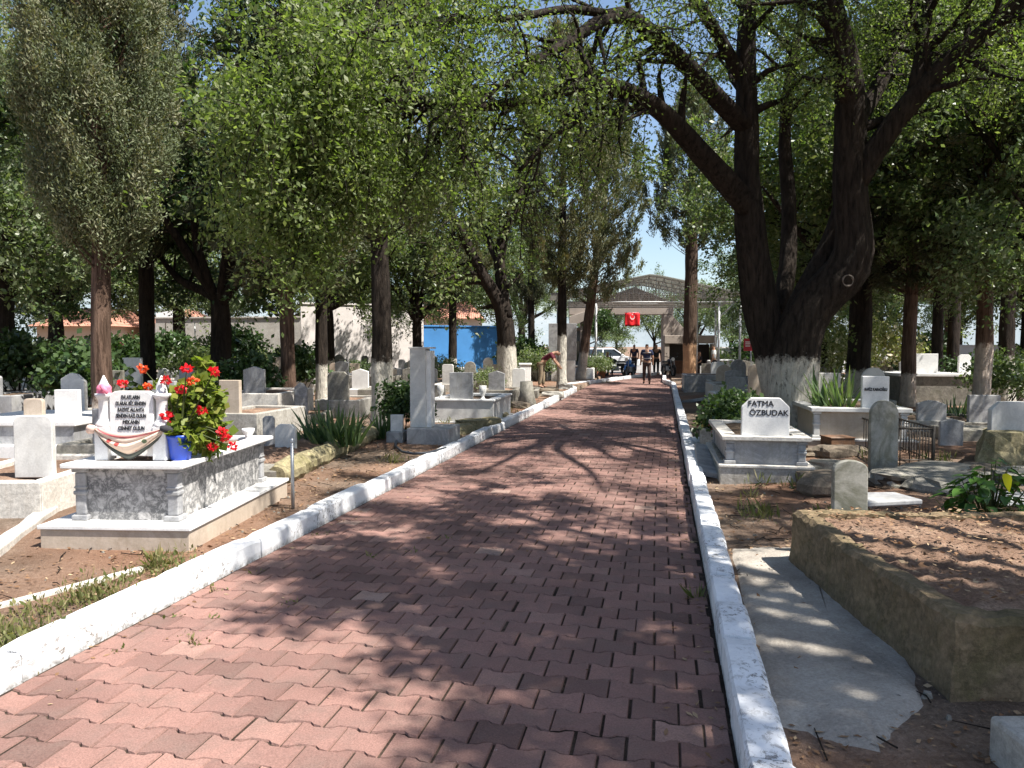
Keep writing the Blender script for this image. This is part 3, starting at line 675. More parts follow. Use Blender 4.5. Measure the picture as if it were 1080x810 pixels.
# --- near cypress on the left
cy = cypress_mesh('near_cypress', 21, 9.8, 2.75, 0.92, M['needle_near'], M['bark_red'], 0.135, 780, 330, 0.055, 0.016, (0.006, 0), [(0, 0.38), (0.05, 0.62), (0.14, 0.85), (0.3, 1.0), (0.5, 0.92), (0.75, 0.6), (1, 0.1)], 0.17, out=0.22, inner=0.5, tw_=0.075, dm=0.5, tl=0.30)
plant('cypress_tree', cy, base_at(107, 10.3), 0.4, 'large olive green cypress with bare pinkish trunk behind the veined marble tomb', paint=0.75)
# --- prototypes
PC1 = cypress_mesh('dark_cypress', 31, 13.0, 4.0, 1.5, M['needle_dark'], M['bark'], 0.2, 480, 130, 0.12, 0.035, ragged=0.3)
PC2 = cypress_mesh('green_cypress', 32, 12.0, 3.6, 1.7, M['needle'], M['bark'], 0.17, 440, 130, 0.12, 0.038, ragged=0.38, prof=[(0, 0.3), (0.08, 0.7), (0.3, 1.0), (0.6, 0.9), (0.85, 0.6), (1, 0.15)])
PC3 = cypress_mesh('drooping_cypress', 33, 12.5, 3.2, 1.9, M['needle_dark'], M['bark_red'], 0.18, 480, 130, 0.12, 0.035, ragged=0.42, droop=0.55, prof=[(0, 0.4), (0.1, 0.9), (0.3, 1.0), (0.6, 0.8), (1, 0.15)])
PC4 = cypress_mesh('high_cypress', 34, 13.0, 6.2, 1.75, M['needle'], M['bark_tan'], 0.30, 420, 130, 0.13, 0.04, ragged=0.38, prof=[(0, 0.3), (0.08, 0.75), (0.3, 1.0), (0.6, 0.9), (0.85, 0.6), (1, 0.15)])
PC5 = cypress_mesh('leaning_cypress', 35, 12.0, 3.7, 2.0, M['needle_near'], M['bark_red'], 0.22, 460, 130, 0.13, 0.04, lean=(0.13, 0), ragged=0.4, prof=[(0, 0.5), (0.08, 0.9), (0.3, 1.0), (0.6, 0.8), (1, 0.15)])
PB1 = broad_mesh('spreading_tree', 41, 10.5, 3.2, 0.28, 3.6, M['leaf_mid'], M['bark'], 8, 9, 7, 95, 0.115, 0.062, sig=0.15)
PB2 = broad_mesh('tall_tree', 42, 12.5, 3.0, 0.24, 3.2, M['leaf_pale'], M['bark'], 9, 9, 7, 90, 0.12, 0.062, sig=0.15)
PB3 = broad_mesh('dark_tree', 43, 10.0, 2.6, 0.25, 3.4, M['leaf_dark'], M['bark'], 8, 9, 7, 80, 0.135, 0.08, sig=0.16)
PB4 = broad_mesh('low_tree', 44, 6.0, 1.7, 0.13, 2.3, M['leaf_pale'], M['bark'], 6, 7, 6, 80, 0.12, 0.065, sig=0.13)
TL = [  # prototype, name, pixel x of the base, depth, turn, scale, whitewash height, label
 (PC1, 'cypress_tree', 157, 19, 0.3, 0.95, 0.0, 'dark cypress with bare trunk just right of the olive cypress'),
 (PB3, 'broadleaf_tree', 233, 18.5, 1.1, 1.0, 0.75, 'black trunked broadleaf tree behind the red geranium'),
 (PC3, 'cypress_tree', 303, 16.2, 0.0, 0.88, 0.55, 'dense dark cypress standing behind the clipped corner headstone'),
 (PC2, 'cypress_tree', 340, 19, 2.0, 0.95, 1.0, 'slim dark cypress with white base in front of pale wall'),
 (PC1, 'cypress_tree', 402, 13.2, 1.3, 0.9, 1.28, 'straight black cypress trunk whitewashed to hip height above iris bed'),
 (PC2, 'cypress_tree', 593, 26.5, 0.9, 1.05, 1.95, 'leaning dark cypress with tall whitewashed base near the stooping person'),
 (PC5, 'cypress_tree', 612, 33.5, 0.0, 1.0, 1.3, 'rough brown cypress with pale foot by the leafy gate corner'),
 (PC4, 'cypress_tree', 727, 30, 0.5, 0.9, 1.7, 'orange washed cypress trunk at the end of the kerb by the gate'),
 (PC3, 'cypress_tree', 958, 17.5, 0.2, 0.9, 0.85, 'cypress with pale foot right of the lettered square headstone'),
 (PC2, 'cypress_tree', 988, 20, 2.2, 0.85, 0.9, 'thin reddish cypress trunk in front of the raised marble grave'),
 (PC1, 'cypress_tree', 1004, 23, 3.0, 0.9, 0.6, 'thin black cypress behind the reddish trunk'),
 (PC3, 'cypress_tree', 1036, 15.6, 4.0, 0.95, 1.55, 'leaning thick cypress with tall whitewashed foot near the pale shrub'),
 (PC1, 'cypress_tree', 1062, 19, 5.0, 0.95, 1.2, 'second dark trunk just behind the leaning thick cypress'),
 (PB1, 'broadleaf_tree', 1085, 27, 0.7, 1.05, 0.8, 'spreading broadleaf tree behind the leaning thick cypress'),
 (PB1, 'broadleaf_tree', 915, 31, 2.4, 1.1, 0.8, 'spreading broadleaf tree behind the blossoming bushes'),
 (PB2, 'broadleaf_tree', 10, 21, 0.2, 1.0, 0.6, 'pale leaved tall tree at the edge beside the olive cypress'),
 (PB3, 'broadleaf_tree', 60, 27, 1.0, 1.05, 0.6, 'dark broadleaf tree in front of the red roofed house'),
 (PB2, 'broadleaf_tree', 190, 30, 2.0, 1.05, 0.6, 'pale leaved tree before the white walled house'),
 (PB2, 'broadleaf_tree', -70, 15, 2.9, 1.0, 0.6, 'pale broadleaf tree overhanging the white marble graves'),
 (PB1, 'broadleaf_tree', 345, 30.5, 4.0, 1.0, 0.9, 'mid green broadleaf tree in front of the long pale wall'),
 (PB2, 'broadleaf_tree', 440, 33, 5.0, 0.9, 0.9, 'pale leaved tree where pale wall and blue wall meet'),
 (PC2, 'cypress_tree', 478, 31, 1.0, 1.05, 1.0, 'slender cypress in front of the blue wall'),
 (PC1, 'cypress_tree', 560, 40, 2.5, 1.0, 1.0, 'far dark cypress left of the gateway'),
 (PB1, 'broadleaf_tree', 850, 40, 1.5, 1.0, 0.6, 'far spreading tree behind the red notice board'),
 (PC3, 'cypress_tree', 1000, 33, 0.8, 1.1, 0.6, 'far drooping cypress beyond the raised marble grave'),
 (PB1, 'broadleaf_tree', 905, 18, 1.9, 0.95, 0.9, 'broadleaf tree growing directly behind the great forked tree'),
 (PB2, 'broadleaf_tree', 865, 22, 0.9, 0.95, 0.9, 'tall pale leaved tree behind the left stem of the great forked tree'),
 (PB2, 'broadleaf_tree', 1130, 14, 0.4, 0.9, 0.9, 'pale leaved tree beyond the fenced graves at the photo edge'),
 (PC2, 'cypress_tree', 900, 24, 0.3, 0.95, 0.7, 'green cypress behind the forked tree and its blossoming bushes'),
]
def tlab(o): return o
for (pm, nm, px, Y, rz, sc, paint, lab) in TL:
    plant(nm, pm, base_at(px, Y), rz, lab, paint=paint, sc=sc)
# forked tree in the middle distance on the left, with two stems
def fork_tree():
    B = base_at(535, 24.5); t = thing('forked_tree', 'dark forked tree with whitewashed base in front of the blue wall', 'tree', B); wood = MB()
    def tube(lst, n=10, seed=0, flare=0):
        pts = [at(a, b, Y)-B for a, b, Y, r in lst]; rad = [q[3] for q in lst]; trunk_tube(wood, pts, rad, n, 0.12, seed, flare); return pts, rad
    a = tube([(536, 415, 24.5, .34), (535, 380, 24.5, .31), (534, 350, 24.5, .29), (530, 325, 24.5, .25), (515, 300, 24.3, .2), (502, 278, 24, .18), (490, 252, 23.7, .15), (478, 228, 23.3, .12), (462, 190, 23, .09), (440, 140, 22.5, .04)], 12, 1, 1.2)
    b = tube([(534, 335, 24.5, .24), (530, 305, 24.6, .2), (526, 275, 24.6, .19), (532, 240, 24.7, .17), (548, 205, 24.8, .15), (557, 165, 25, .13), (555, 120, 25, .10), (548, 60, 25, .05)], 10, 2)
    c = tube([(527, 280, 24.6, .13), (515, 255, 24.8, .12), (505, 225, 25.2, .10), (508, 180, 25.5, .05)], 8, 3)
    rg = random.Random(9); tw = wood
    P = dress([a, b, c], tw, rg, 11, 1.9, 6, 1.0, 34, 0.2, 0.3, 0.15, 0.06)
    o = wood.build('trunk', M['bark'], t); o['paint'] = 1.55
    link(bpy.data.objects.new('crown', leaf_cloud('fork_crown', P, 0.15, 0.08, M['leaf_mid'], up=0.3)), t)
fork_tree()
def shade_tree():  # out of view; limbs laid out so their shade falls on set ground spots
    B = Vector((6.6, 0.6, 0.05)); t = thing('broadleaf_tree', 'spreading tree with dense clumped foliage shading the near end of the path', 'tree', B); wood = MB(); limbs = []
    trunk_tube(wood, [(0, 0, -0.1), (0.05, 0, 2), (0, 0.1, 4.6)], [0.34, 0.29, 0.26], 12, 0.12, 3, 1.3)
    for i, (gx_, gy_) in enumerate(((0.3, 4.7), (-0.7, 5.6), (0.9, 6.2), (-0.6, 7.1), (3.2, 7.6), (-1.3, 6.2), (-1.1, 7.5), (1.0, 3.5), (0.1, 3.5), (0.2, 5.5), (3.3, 2.8), (2.3, 7.2), (0.4, 2.5), (0.2, 4.1), (-1.0, 8.4), (2.2, 2.7), (1.5, 3.0), (-0.9, 5.0), (-0.5, 4.3))):
        z = 7.2+2.0*((i*0.618) % 1); e = Vector((gx_+SX*z/math.tan(SUN_EL), gy_+SY*z/math.tan(SUN_EL), z))-B
        m_ = Vector((e.x*0.45+0.2*math.sin(i), e.y*0.45+0.2*math.cos(i), 4.6+(e.z-4.6)*0.7))
        pts = [Vector((0, 0.1, 4.5)), m_*0.5+Vector((0, 0.05, 2.3)), m_, e*0.5+m_*0.5+Vector((0, 0, 0.25)), e]; rad = [0.11, 0.09, 0.07, 0.045, 0.015]
        trunk_tube(wood, pts, rad, 7, 0.1, i, 0); limbs.append((pts, rad))
    P = dress(limbs, wood, random.Random(8), 5, 1.1, 5, 0.5, 105, 0.10, 0.70, 0.05, 0.03)
    o = wood.build('trunk', M['bark'], t); o['paint'] = 0.9; link(bpy.data.objects.new('crown', leaf_cloud('shade_crown', P, 0.10, 0.055, M['leaf_big'], up=0.3)), t)
shade_tree()
# sun-side tree just outside the frame that shades the foreground
plant('broadleaf_tree', PB2, Vector((10.6, 7.2, 0.1)), 2.6, 'tall tree shading the graves by the small streaked stone', sc=0.95, paint=0.8)
# belt of trees beyond the graves, the wall and the gate
FAR = [(-420, 34), (-330, 42), (-250, 30), (-160, 40), (-90, 52), (-20, 44), (70, 58), (140, 48), (230, 60), (300, 52), (390, 62), (470, 55), (550, 66), (1010, 50), (1100, 44), (1180, 38), (1260, 32), (930, 58), (860, 66), (800, 78), (1130, 60), (1250, 50), (1340, 40)]
SIDE = [(650, 74), (690, 82), (735, 76), (770, 68), (620, 84)]
ORD = ['spreading', 'tall pale', 'dark dense', 'lofty']
fgn = 'background trees beyond the graves'
for i, (px, Y) in enumerate(FAR):
    pm = (PB1, PB2, PB3)[i % 3]
    plant('broadleaf_tree', pm, base_at(px, Y), i*1.3, ('mid green', 'pale green', 'dark green')[i % 3]+' tree in the leafy belt closing the view beyond the graves', group=fgn, sc=1.0+0.25*((i*7) % 5)/5)
for i, (px, Y) in enumerate(SIDE):
    plant('broadleaf_tree', PB4, base_at(px, Y), i*2.1, 'low sunlit pale green tree seen through and beside the gateway', group='low trees beyond the gateway', sc=1.15+0.1*(i % 3))
# ------------------------------------------------------------------ shrubs
def bush_mesh(nm, seed, w, h, leafm, n=1500, L=0.09, W=0.05, d=None, stems=9):
    rg = np.random.default_rng(seed); r2 = random.Random(seed); d = d or w; P = []; mb = MB()
    nc = max(10, int(n/45))
    for i in range(nc):
        a = rg.uniform(0, 6.283); el = math.asin(rg.uniform(-0.1, 1)); k = rg.uniform(0.45, 1.0)
        c = np.array([math.cos(a)*math.cos(el)*w/2*k, math.sin(a)*math.cos(el)*d/2*k, h*0.42+math.sin(el)*h*0.55*k])
        P.append(c+rg.normal(size=(n//nc, 3))*np.array([w, d, h])*0.075)
        if i < stems: mb.tube([Vector((rg.normal()*0.05, rg.normal()*0.05, -0.05)), Vector(c)*0.5+Vector((0, 0, 0.02)), Vector(c)], [0.014, 0.01, 0.004], 5, cap=False)
    P = np.concatenate(P); P[:, 2] = np.maximum(P[:, 2], 0.02)
    return mb.mesh(nm+'_stem', M['bark']), leaf_cloud(nm+'_leaves', P, L, W, leafm, up=0.25, rg=rg)
def shrub(name, meshes, loc, label, cat='shrub', rz=0.0, sc=1.0, group=None):
    t = thing(name, label, cat, loc, rz, group); t.scale = (sc, sc, sc)
    link(bpy.data.objects.new('stem', meshes[0]), t); link(bpy.data.objects.new('foliage', meshes[1]), t); return t
BD = bush_mesh('dark_bush', 1, 1.6, 1.5, M['leaf_dark'], 2600, 0.13, 0.09)
BP = bush_mesh('pale_bush', 2, 2.0, 1.7, M['leaf_pale'], 3000, 0.11, 0.06)
BB = bush_mesh('blossom_bush', 3, 2.6, 2.3, M['blossom'], 3600, 0.12, 0.07)
BM = bush_mesh('mid_bush', 4, 1.5, 1.2, M['leaf_mid'], 2600, 0.09, 0.05)
SH = [
 (BD, 85, 14.5, 1.05, 'dark large leaved bush between marble grave and olive cypress trunk'),
 (BD, 18, 17, 1.2, 'dark bush behind the tan headstone'),
 (BD, 262, 15.5, 0.9, 'dark shrub behind the marble tomb by the leaning trunk'),
 (BD, 318, 21, 1.0, 'dark shrub between the two slim painted trunks'),
 (BM, 205, 24, 1.3, 'mid green shrub before the white walled house'),
 (BD, 425, 12.4, 0.62, 'dark bush beside the tall pillar headstone'),
 (BP, 512, 21.5, 0.55, 'pale green bush on a grave before the blue wall'),
 (BP, 566, 31, 0.95, 'bright yellow green bush beside the stooping person'),
 (BD, 575, 33, 1.0, 'dark bush behind the stooping person'),
 (BP, 630, 35, 0.75, 'light green bush at the kerb corner before the gate'),
 (BM, 752, 45, 1.5, 'green hedge bush behind the right gate pier'),
 (BD, 787, 46, 1.5, 'dark round bush behind the canopy posts'),
 (BB, 880, 22, 1.0, 'pale blossoming bush between the forked tree and the lettered headstone'),
 (BB, 928, 24, 1.1, 'cream blossoming bush behind the lettered headstone'),
 (BB, 850, 26, 1.0, 'blossoming bush behind the whitewashed forked trunk'),
 (BP, 1062, 16.2, 0.85, 'sunlit pale shrub behind the two broad grey headstones'),
 (BD, 1018, 19, 0.8, 'dark shrub under the raised marble grave'),
 (BD, 975, 26, 1.3, 'dark bush left of the raised marble grave'),
 (BM, 1070, 27, 1.4, 'green bush at the far corner among cypress trunks'),
 (BM, 215, 33, 1.7, 'tall mid green bush before the stained grey wall'),
 (BD, 252, 34, 1.6, 'tall dark bush against the stained grey wall'),
 (BD, 130, 24, 1.2, 'dark bush in front of the beige house'),
 (BD, 175, 26, 1.3, 'dark bush before the stained grey wall and pipe frame'),
 (BM, 285, 27, 1.2, 'mid green bush between the black trunk and slim cypress'),
 (BM, 375, 29, 0.8, 'mid green bush before the pale rendered wall'),
 (BD, 545, 34, 1.3, 'dark bush behind the whitewashed forked trunk'),
 (BP, 470, 27, 0.7, 'pale bush before the blue wall'),
 (BM, 785, 11.3, 0.72, 'leafy green bush left of the great forked trunk'),
 (BD, 772, 11.0, 0.62, 'low dark bush behind the small planter beside the kerb'),
]
iv = shrub('ivy', bush_mesh('ivy', 9, 1.9, 1.9, M['leaf_dark'], 2600, 0.12, 0.09), base_at(634, 42.0)+Vector((0, 0, 1.75)), 'dark ivy mass hanging under the sloping gate beam', 'climber')
st_ = MB(); st_.tube([(-0.55, 0.5, -1.85), (-0.5, 0.4, -0.8), (-0.2, 0.1, 0.2)], 0.05, 6); st_.build('climbing_stem', M['bark'], iv)
for (bm_, px, Y, sc, lab) in SH:
    shrub('shrub', bm_, base_at(px, Y), lab, sc=sc, rz=px*0.37)
# ------------------------------------------------------------------ graves
KEEP = [(0.9, 26.3, 2.0), (1.9, 31.0, 1.2)]                                                    # circles kept free of the repeated graves
def keep(x, y, r): KEEP.append((x, y, r))
def arch_out(w, h, kind, n=10):
    """outline of a headstone in x,z, counter-clockwise seen from the front"""
    a = w/2
    if kind == 'rect': return [(-a, 0), (a, 0), (a, h), (-a, h)]
    if kind == 'soft':
        r = 0.09*w*2; o = [(-a, 0), (a, 0)]
        for k in range(6): t = k/5*math.pi/2; o.append((a-r+r*math.cos(t), h-r+r*math.sin(t)))
        for k in range(6): t = math.pi/2+k/5*math.pi/2; o.append((-a+r+r*math.cos(t), h-r+r*math.sin(t)))
        return o
    if kind == 'clip': c = 0.2*w; return [(-a, 0), (a, 0), (a, h-c), (a-c, h), (-a+c, h), (-a, h-c)]
    if kind == 'round': return [(-a, 0), (a, 0)]+[(a*math.cos(t), h-a+a*math.sin(t)) for t in np.linspace(0, math.pi, n+4)]
    if kind == 'low': 
        r = h*0.16; return [(-a, 0), (a, 0)]+[(a*math.cos(t), h-r+r*math.sin(t)) for t in np.linspace(0, math.pi, n+2)]
    if kind == 'gable': return [(-a, 0), (a, 0), (a, h-0.16*w), (0, h), (-a, h-0.16*w)]
    if kind == 'slant': return [(-a, 0), (a, 0), (a, h*0.80), (a*0.35, h*0.97), (-a*0.2, h), (-a, h*0.86)]
    if kind == 'ogee': return [(-a, 0), (a, 0), (a, h*0.72), (a*0.8, h*0.84), (a*0.35, h*0.9), (0, h), (-a*0.35, h*0.9), (-a*0.8, h*0.84), (-a, h*0.72)]
def text(body, size, mat, parent, loc, ext=0.0015, rot=(math.pi/2, 0, 0), sp=1.0, lsp=1.0, align='CENTER', name='lettering', bold=0.0):
    c = bpy.data.curves.new(name, 'FONT'); c.body = body; c.size = size; c.extrude = ext; c.align_x = align; c.align_y = 'CENTER'
    c.space_character = sp; c.space_line = lsp; c.materials.append(mat)
    o = bpy.data.objects.new(name, c); COL.objects.link(o); dg = bpy.context.evaluated_depsgraph_get(); dg.update()
    me = bpy.data.meshes.new_from_object(o.evaluated_get(dg)); bpy.data.objects.remove(o)
    if not len(me.materials): me.materials.append(mat)
    if bold:                                             # heavier strokes: the letters struck again a hair aside and a hair prouder
        mb = MB(); vs = [v.co.copy() for v in me.vertices]; fs = [tuple(p.vertices) for p in me.polygons]
        for q, (dx, dy) in enumerate(((0, 0), (bold, 0), (-bold, 0), (0, bold), (0, -bold))): mb.add([(v.x+dx, v.y+dy, v.z+0.00025*q) for v in vs], fs)
        me = mb.mesh(name, mat)
    o = link(bpy.data.objects.new(name, me), parent); o.location = loc; o.rotation_euler = rot; return o
def stone(parent, w, h, t, kind, mat, loc, name='headstone', bevel=0.008, tilt=0.0, rz=0.0):
    o = MB().prism(arch_out(w, h, kind), -t/2, t/2).build(name, mat, parent, bevel)
    o.location = loc; o.rotation_euler = (tilt, 0, rz); return o
def ring(w, l, t, z0, z1):
    mb = MB()
    mb.plate([(-w/2, 0), (w/2, 0), (w/2-t, t), (-w/2+t, t)], z0, z1); mb.plate([(-w/2, l), (-w/2+t, l-t), (w/2-t, l-t), (w/2, l)], z0, z1)
    mb.plate([(-w/2, 0), (-w/2+t, t), (-w/2+t, l-t), (-w/2, l)], z0, z1); mb.plate([(w/2, 0), (w/2, l), (w/2-t, l-t), (w/2-t, t)], z0, z1)
    return mb
def soil_bed(parent, w, l, z, mat='soil', y0=0.0, amp=0.02, name='soil', seed=0):
    nx, ny = 9, 17; mb = MB(); rg = random.Random(seed+int(w*100)); vs = []; fs = []
    for j in range(ny):
        for i in range(nx):
            x = -w/2+w*i/(nx-1); y = y0+l*j/(ny-1); e = math.sin(math.pi*i/(nx-1))*math.sin(math.pi*j/(ny-1))
            vs.append((x, y, z+amp*rg.uniform(-.5, .5)+amp*2.2*e))
    for j in range(ny-1):
        for i in range(nx-1): fs.append((j*nx+i, j*nx+i+1, (j+1)*nx+i+1, (j+1)*nx+i))
    mb.add(vs, fs, True); return mb.build(name, M[mat], parent)
def pilaster(mb, x, y, z0, z1, w=0.1):
    mb.box((x, y, z0+0.02), (w*1.25, w*1.25, 0.04)); mb.box((x, y, z1-0.018), (w*1.15, w*1.15, 0.036))
    h = z1-z0; mb.box((x, y, z0+h*0.5), (w*0.82, w*0.82, h-0.08))
    mb.box((x, y, z0+h*0.52), (w*1.02, w*1.02, 0.03)); mb.box((x, y, z0+h*0.62), (w*0.95, w*0.95, 0.018))
def tomb(name, label, loc, rz, W, L, pz, bz, slab, over, pw, mats, soilmat='soil', group=None):
    """plinth, panelled body with corner pilasters, capping frame, soil. Front at y=0."""
    t = thing(name, label, 'grave', loc, rz, group)
    mp, mbd, mpi, ms = [M[q] for q in mats]
    MB().b2(-W/2, W/2, 0, L, -0.12, pz-0.03).build('plinth', mp, t, 0.006)
    MB().b2(-W/2-0.015, W/2+0.015, -0.015, L+0.015, pz-0.03, pz).build('plinth_cap', ms, t, 0.006)
    bw = W-2*pw; y0, y1 = pw, L-pw
    MB().b2(-bw/2+0.03, bw/2-0.03, y0+0.03, y1-0.03, pz, bz).build('body', mbd, t)
    for x in (-bw/2+0.05, bw/2-0.05):
        for y in (y0+0.05, y1-0.05):
            m = MB(); pilaster(m, x, y, pz+0.002, bz); m.build('pilaster', mpi, t, 0.008)
    o = ring(bw+2*over, y1-y0+2*over, 0.17, bz, bz+slab).build('capping', ms, t, 0.008); o.location = (0, y0-over, 0)
    soil_bed(t, bw-0.2, (y1-y0)-0.2, bz+slab-0.03, soilmat, y0+0.1)
    return t, y0, bz+slab
# ---- veined marble tomb with headscarf (near left)
P0 = G(121, 582, 0.10); 
TA, ty0, tz = tomb('marble_tomb', 'large veined grey marble tomb with an inscribed stone and draped headscarf beside the kerb', (P0.x, P0.y, 0.09), R(-3.0), 1.12, 2.0, 0.20, 0.60, 0.036, 0.06, 0.155, ('travertine', 'marble_vein', 'marble_grey', 'marble_new'))
hs = stone(TA, 0.345, 0.50, 0.06, 'soft', M['marble_new'], (-0.03, 0.34, tz+0.03), 'inscribed_stone', 0.006)
hs['label'] = 'white stone with a six line black inscription'
for i, ln in enumerate(('EVLATLARIN', 'OLARAK BİZ SENDEN', 'RAZIYIZ ALLAHTA', 'SENDEN RAZI OLSUN', 'MEKANIN', 'CENNET OLSUN')):
    wd = (0.62, 0.98, 0.90, 0.98, 0.5, 0.8)[i]
    q = text(ln, 0.043, M['letter'], hs, (0.0, -0.0325, 0.452-i*0.0475), sp=0.95, bold=0.0004)
    q.scale = ((0.30*wd)/(0.043*0.68*len(ln)), 1, 1)
for sx in (-1, 1):
    m = MB(); x = -0.03+sx*0.228; y = 0.34
    m.box((x, y, tz+0.13), (0.105, 0.12, 0.26)); m.build('pillar_base', M['marble_new'], TA, 0.006)
    pl = MB().lathe([(0.062, 0), (0.066, 0.02), (0.05, 0.04), (0.042, 0.06), (0.042, 0.20), (0.052, 0.215), (0.066, 0.235), (0.066, 0.25), (0.040, 0.255), (0.040, 0.31), (0.004, 0.39)], (x, y, tz+0.26), 14).build('pillar', M['marble_new'], TA)
# tomb back stone left out of view; headscarf
def scarf():
    t = thing('headscarf', 'patterned headscarf tied in a swag between the two marble pillars of the veined tomb', 'scarf'); t.location = TA.location; t.rotation_euler = TA.rotation_euler
    V = []; Q = []; A = []; nx, nt = 41, 22
    for j in range(nt):
        tt = j/(nt-1)
        for i in range(nx):
            s = -1+2*i/(nx-1); e = 1-s*s
            ztop = tz+0.262-0.055*e; zb = tz+0.245-0.235*(1-abs(s)**1.5)
            z = ztop*(1-tt)+zb*tt
            fold = 0.012*math.sin(tt*15+s*2.0)*(1-tt*0.6)+0.006*math.sin(tt*31+s*5)
            y = 0.34-0.073-0.028*e*math.sin(math.pi*min(1, tt*1.15))-fold*1.0-0.01*(1-tt)+0.06*abs(s)**6
            V.append((-0.03+s*0.295, y, z)); A.append(tt)
    F_ = [(j*nx+i, j*nx+i+1, (j+1)*nx+i+1, (j+1)*nx+i) for j in range(nt-1) for i in range(nx-1)]
    me = bpy.data.meshes.new('swag'); me.from_pydata(V, [], F_); a_ = me.attributes.new('vary', 'FLOAT', 'POINT'); a_.data.foreach_set('value', A)
    me.polygons.foreach_set('use_smooth', [True]*len(F_)); me.materials.append(M['scarf'])
    o = link(bpy.data.objects.new('swag', me), t); so_ = o.modifiers.new('thick', 'SOLIDIFY'); so_.thickness = 0.004
    for sx in (-1, 1):
        m = MB(); x = -0.03+sx*0.28
        m.tube([(x-0.02*sx, 0.25, tz+0.255), (x+0.012*sx, 0.255, tz+0.25), (x+0.03*sx, 0.28, tz+0.235), (x+0.032*sx, 0.34, tz+0.225), (x+0.02*sx, 0.41, tz+0.23)], [0.02, 0.03, 0.032, 0.026, 0.015], 10)
        m.build('knot', M['dark_cloth'] if sx > 0 else M['scarf'], t)
scarf()
m = MB(); n = 26; vs = []; 
pr = thing('pink_kerchief', 'small pink kerchief tied round the left marble pillar of the veined tomb', 'kerchief'); pr.location = TA.location; pr.rotation_euler = TA.rotation_euler
m.lathe([(0.044, 0.0), (0.054, 0.01), (0.050, 0.035), (0.054, 0.05), (0.042, 0.07)], (-0.258, 0.34, tz+0.505), 14)
m.tube([(-0.23, 0.27, tz+0.58), (-0.20, 0.26, tz+0.54), (-0.185, 0.26, tz+0.51)], [0.02, 0.022, 0.006], 8); m.build('wrap', M['pink'], pr)
keep(P0.x, P0.y+1, 1.5)
# ---- blue pot and geranium standing on the tomb
def on_tomb(x, y, z=0.0):
    c, s = math.cos(TA.rotation_euler.z), math.sin(TA.rotation_euler.z)
    return Vector((TA.location.x+x*c-y*s, TA.location.y+x*s+y*c, TA.location.z+tz+z))
BPc = on_tomb(0.325, 0.36)
pot = thing('blue_pot', 'shiny blue plastic pot of red geraniums standing on the veined marble tomb', 'flower pot', BPc)
MB().lathe([(0.070, 0), (0.075, 0.01), (0.094, 0.17), (0.102, 0.175), (0.102, 0.195), (0.092, 0.195), (0.086, 0.175), (0.0, 0.17)], (0, 0, 0), 24).build('pot', M['blue_pot'], pot)
MB().lathe([(0.088, 0.176), (0.02, 0.182), (0.0, 0.182)], (0, 0, 0), 14).build('potting_soil', M['soil_dark'], pot)
GEO = [(151,389),(129,404),(175,401),(157,409),(190,411),(197,389),(226,391),(213,433),(234,455),(225,471),(245,471),(176,438),(181,447),(203,402),(165,418),(158,446),(238,462)]
def geranium():
    t = thing('geranium', 'tall leggy geranium with red flower heads in the blue pot', 'plant', BPc+Vector((0, 0, 0.18)))
    r2 = random.Random(3); st = MB(); P = []
    heads = []
    for (px, py) in GEO:
        Y = BPc.y+r2.uniform(-0.10, 0.02) if px > 170 else BPc.y+r2.uniform(0.15, 0.3)
        if py > 440 and px > 215: Y = BPc.y+0.12
        heads.append(at(px, py, Y)-t.location)
    for h in heads:
        mid = h*0.5+Vector((r2.uniform(-.04, .04), r2.uniform(-.04, .04), 0.06)); st.tube([(0, 0, 0), mid*0.5, mid, h], [0.010, 0.008, 0.006, 0.003], 5, cap=False)
    # leafy masses as seen: a low ball over the pot, a tall column right of the stone
    for (px, py, rr, n, dy) in ((190,452,0.085,90,0),(205,440,0.10,110,0.1),(185,430,0.09,100,0.1),(200,415,0.11,130,0.15),(215,405,0.09,110,0.2),(219,390,0.06,60,0.25),(213,383,0.04,30,0.25),(225,420,0.10,120,0.2),(222,440,0.10,120,0.2),(230,452,0.08,80,0.3),(210,460,0.10,110,0.1),(222,472,0.07,70,0.2),(180,415,0.07,60,0.2),(168,408,0.05,35,0.25),(147,411,0.035,22,0.25),(225,462,0.09,90,0.3),(196,462,0.08,70,-0.02),(183,455,0.06,50,-0.05),(205,425,0.12,130,0.25),(218,430,0.12,130,0.3)):
        c = np.array(at(px, py, BPc.y+dy)-t.location); q = rng.normal(size=(n, 3)); q = q/np.linalg.norm(q, axis=1, keepdims=True)*np.sqrt(rng.random((n, 1)))*rr
        P.append(c+q)
        st.tube([(0, 0, 0), Vector(c)*0.5, Vector(c)], [0.009, 0.007, 0.004], 5, cap=False)
    P = np.concatenate(P)
    st.build('stem', M['grass'], t)
    link(bpy.data.objects.new('foliage', leaf_cloud('geranium_leaves', P, 0.062, 0.066, M['leaf_ger'], up=0.5)), t)
    for i, h in enumerate(heads):
        n = 46; q = rng.normal(size=(n, 3)); q /= np.linalg.norm(q, axis=1, keepdims=True); q[:, 2] = q[:, 2]*0.75
        rr = 0.030 if i not in (12, 14, 15) else 0.025
        me = leaf_cloud('flower', q*rr*0.6+np.array(h), rr*0.95, rr*0.85, M['petal_orange'] if i in (0, 3, 13) else M['petal'], q, 0.75)
        link(bpy.data.objects.new('flower_head', me), t)
geranium()
# small white cup vase on the far corner of the tomb
vv = thing('white_vase', 'small white stone bowl on the far end of the veined tomb', 'vase', on_tomb(0.30, 1.70)); MB().lathe([(0.035, 0), (0.03, 0.02), (0.055, 0.06), (0.06, 0.09), (0.05, 0.09), (0.03, 0.05)], (0, 0, 0), 14).build('bowl', M['marble_new'], vv)
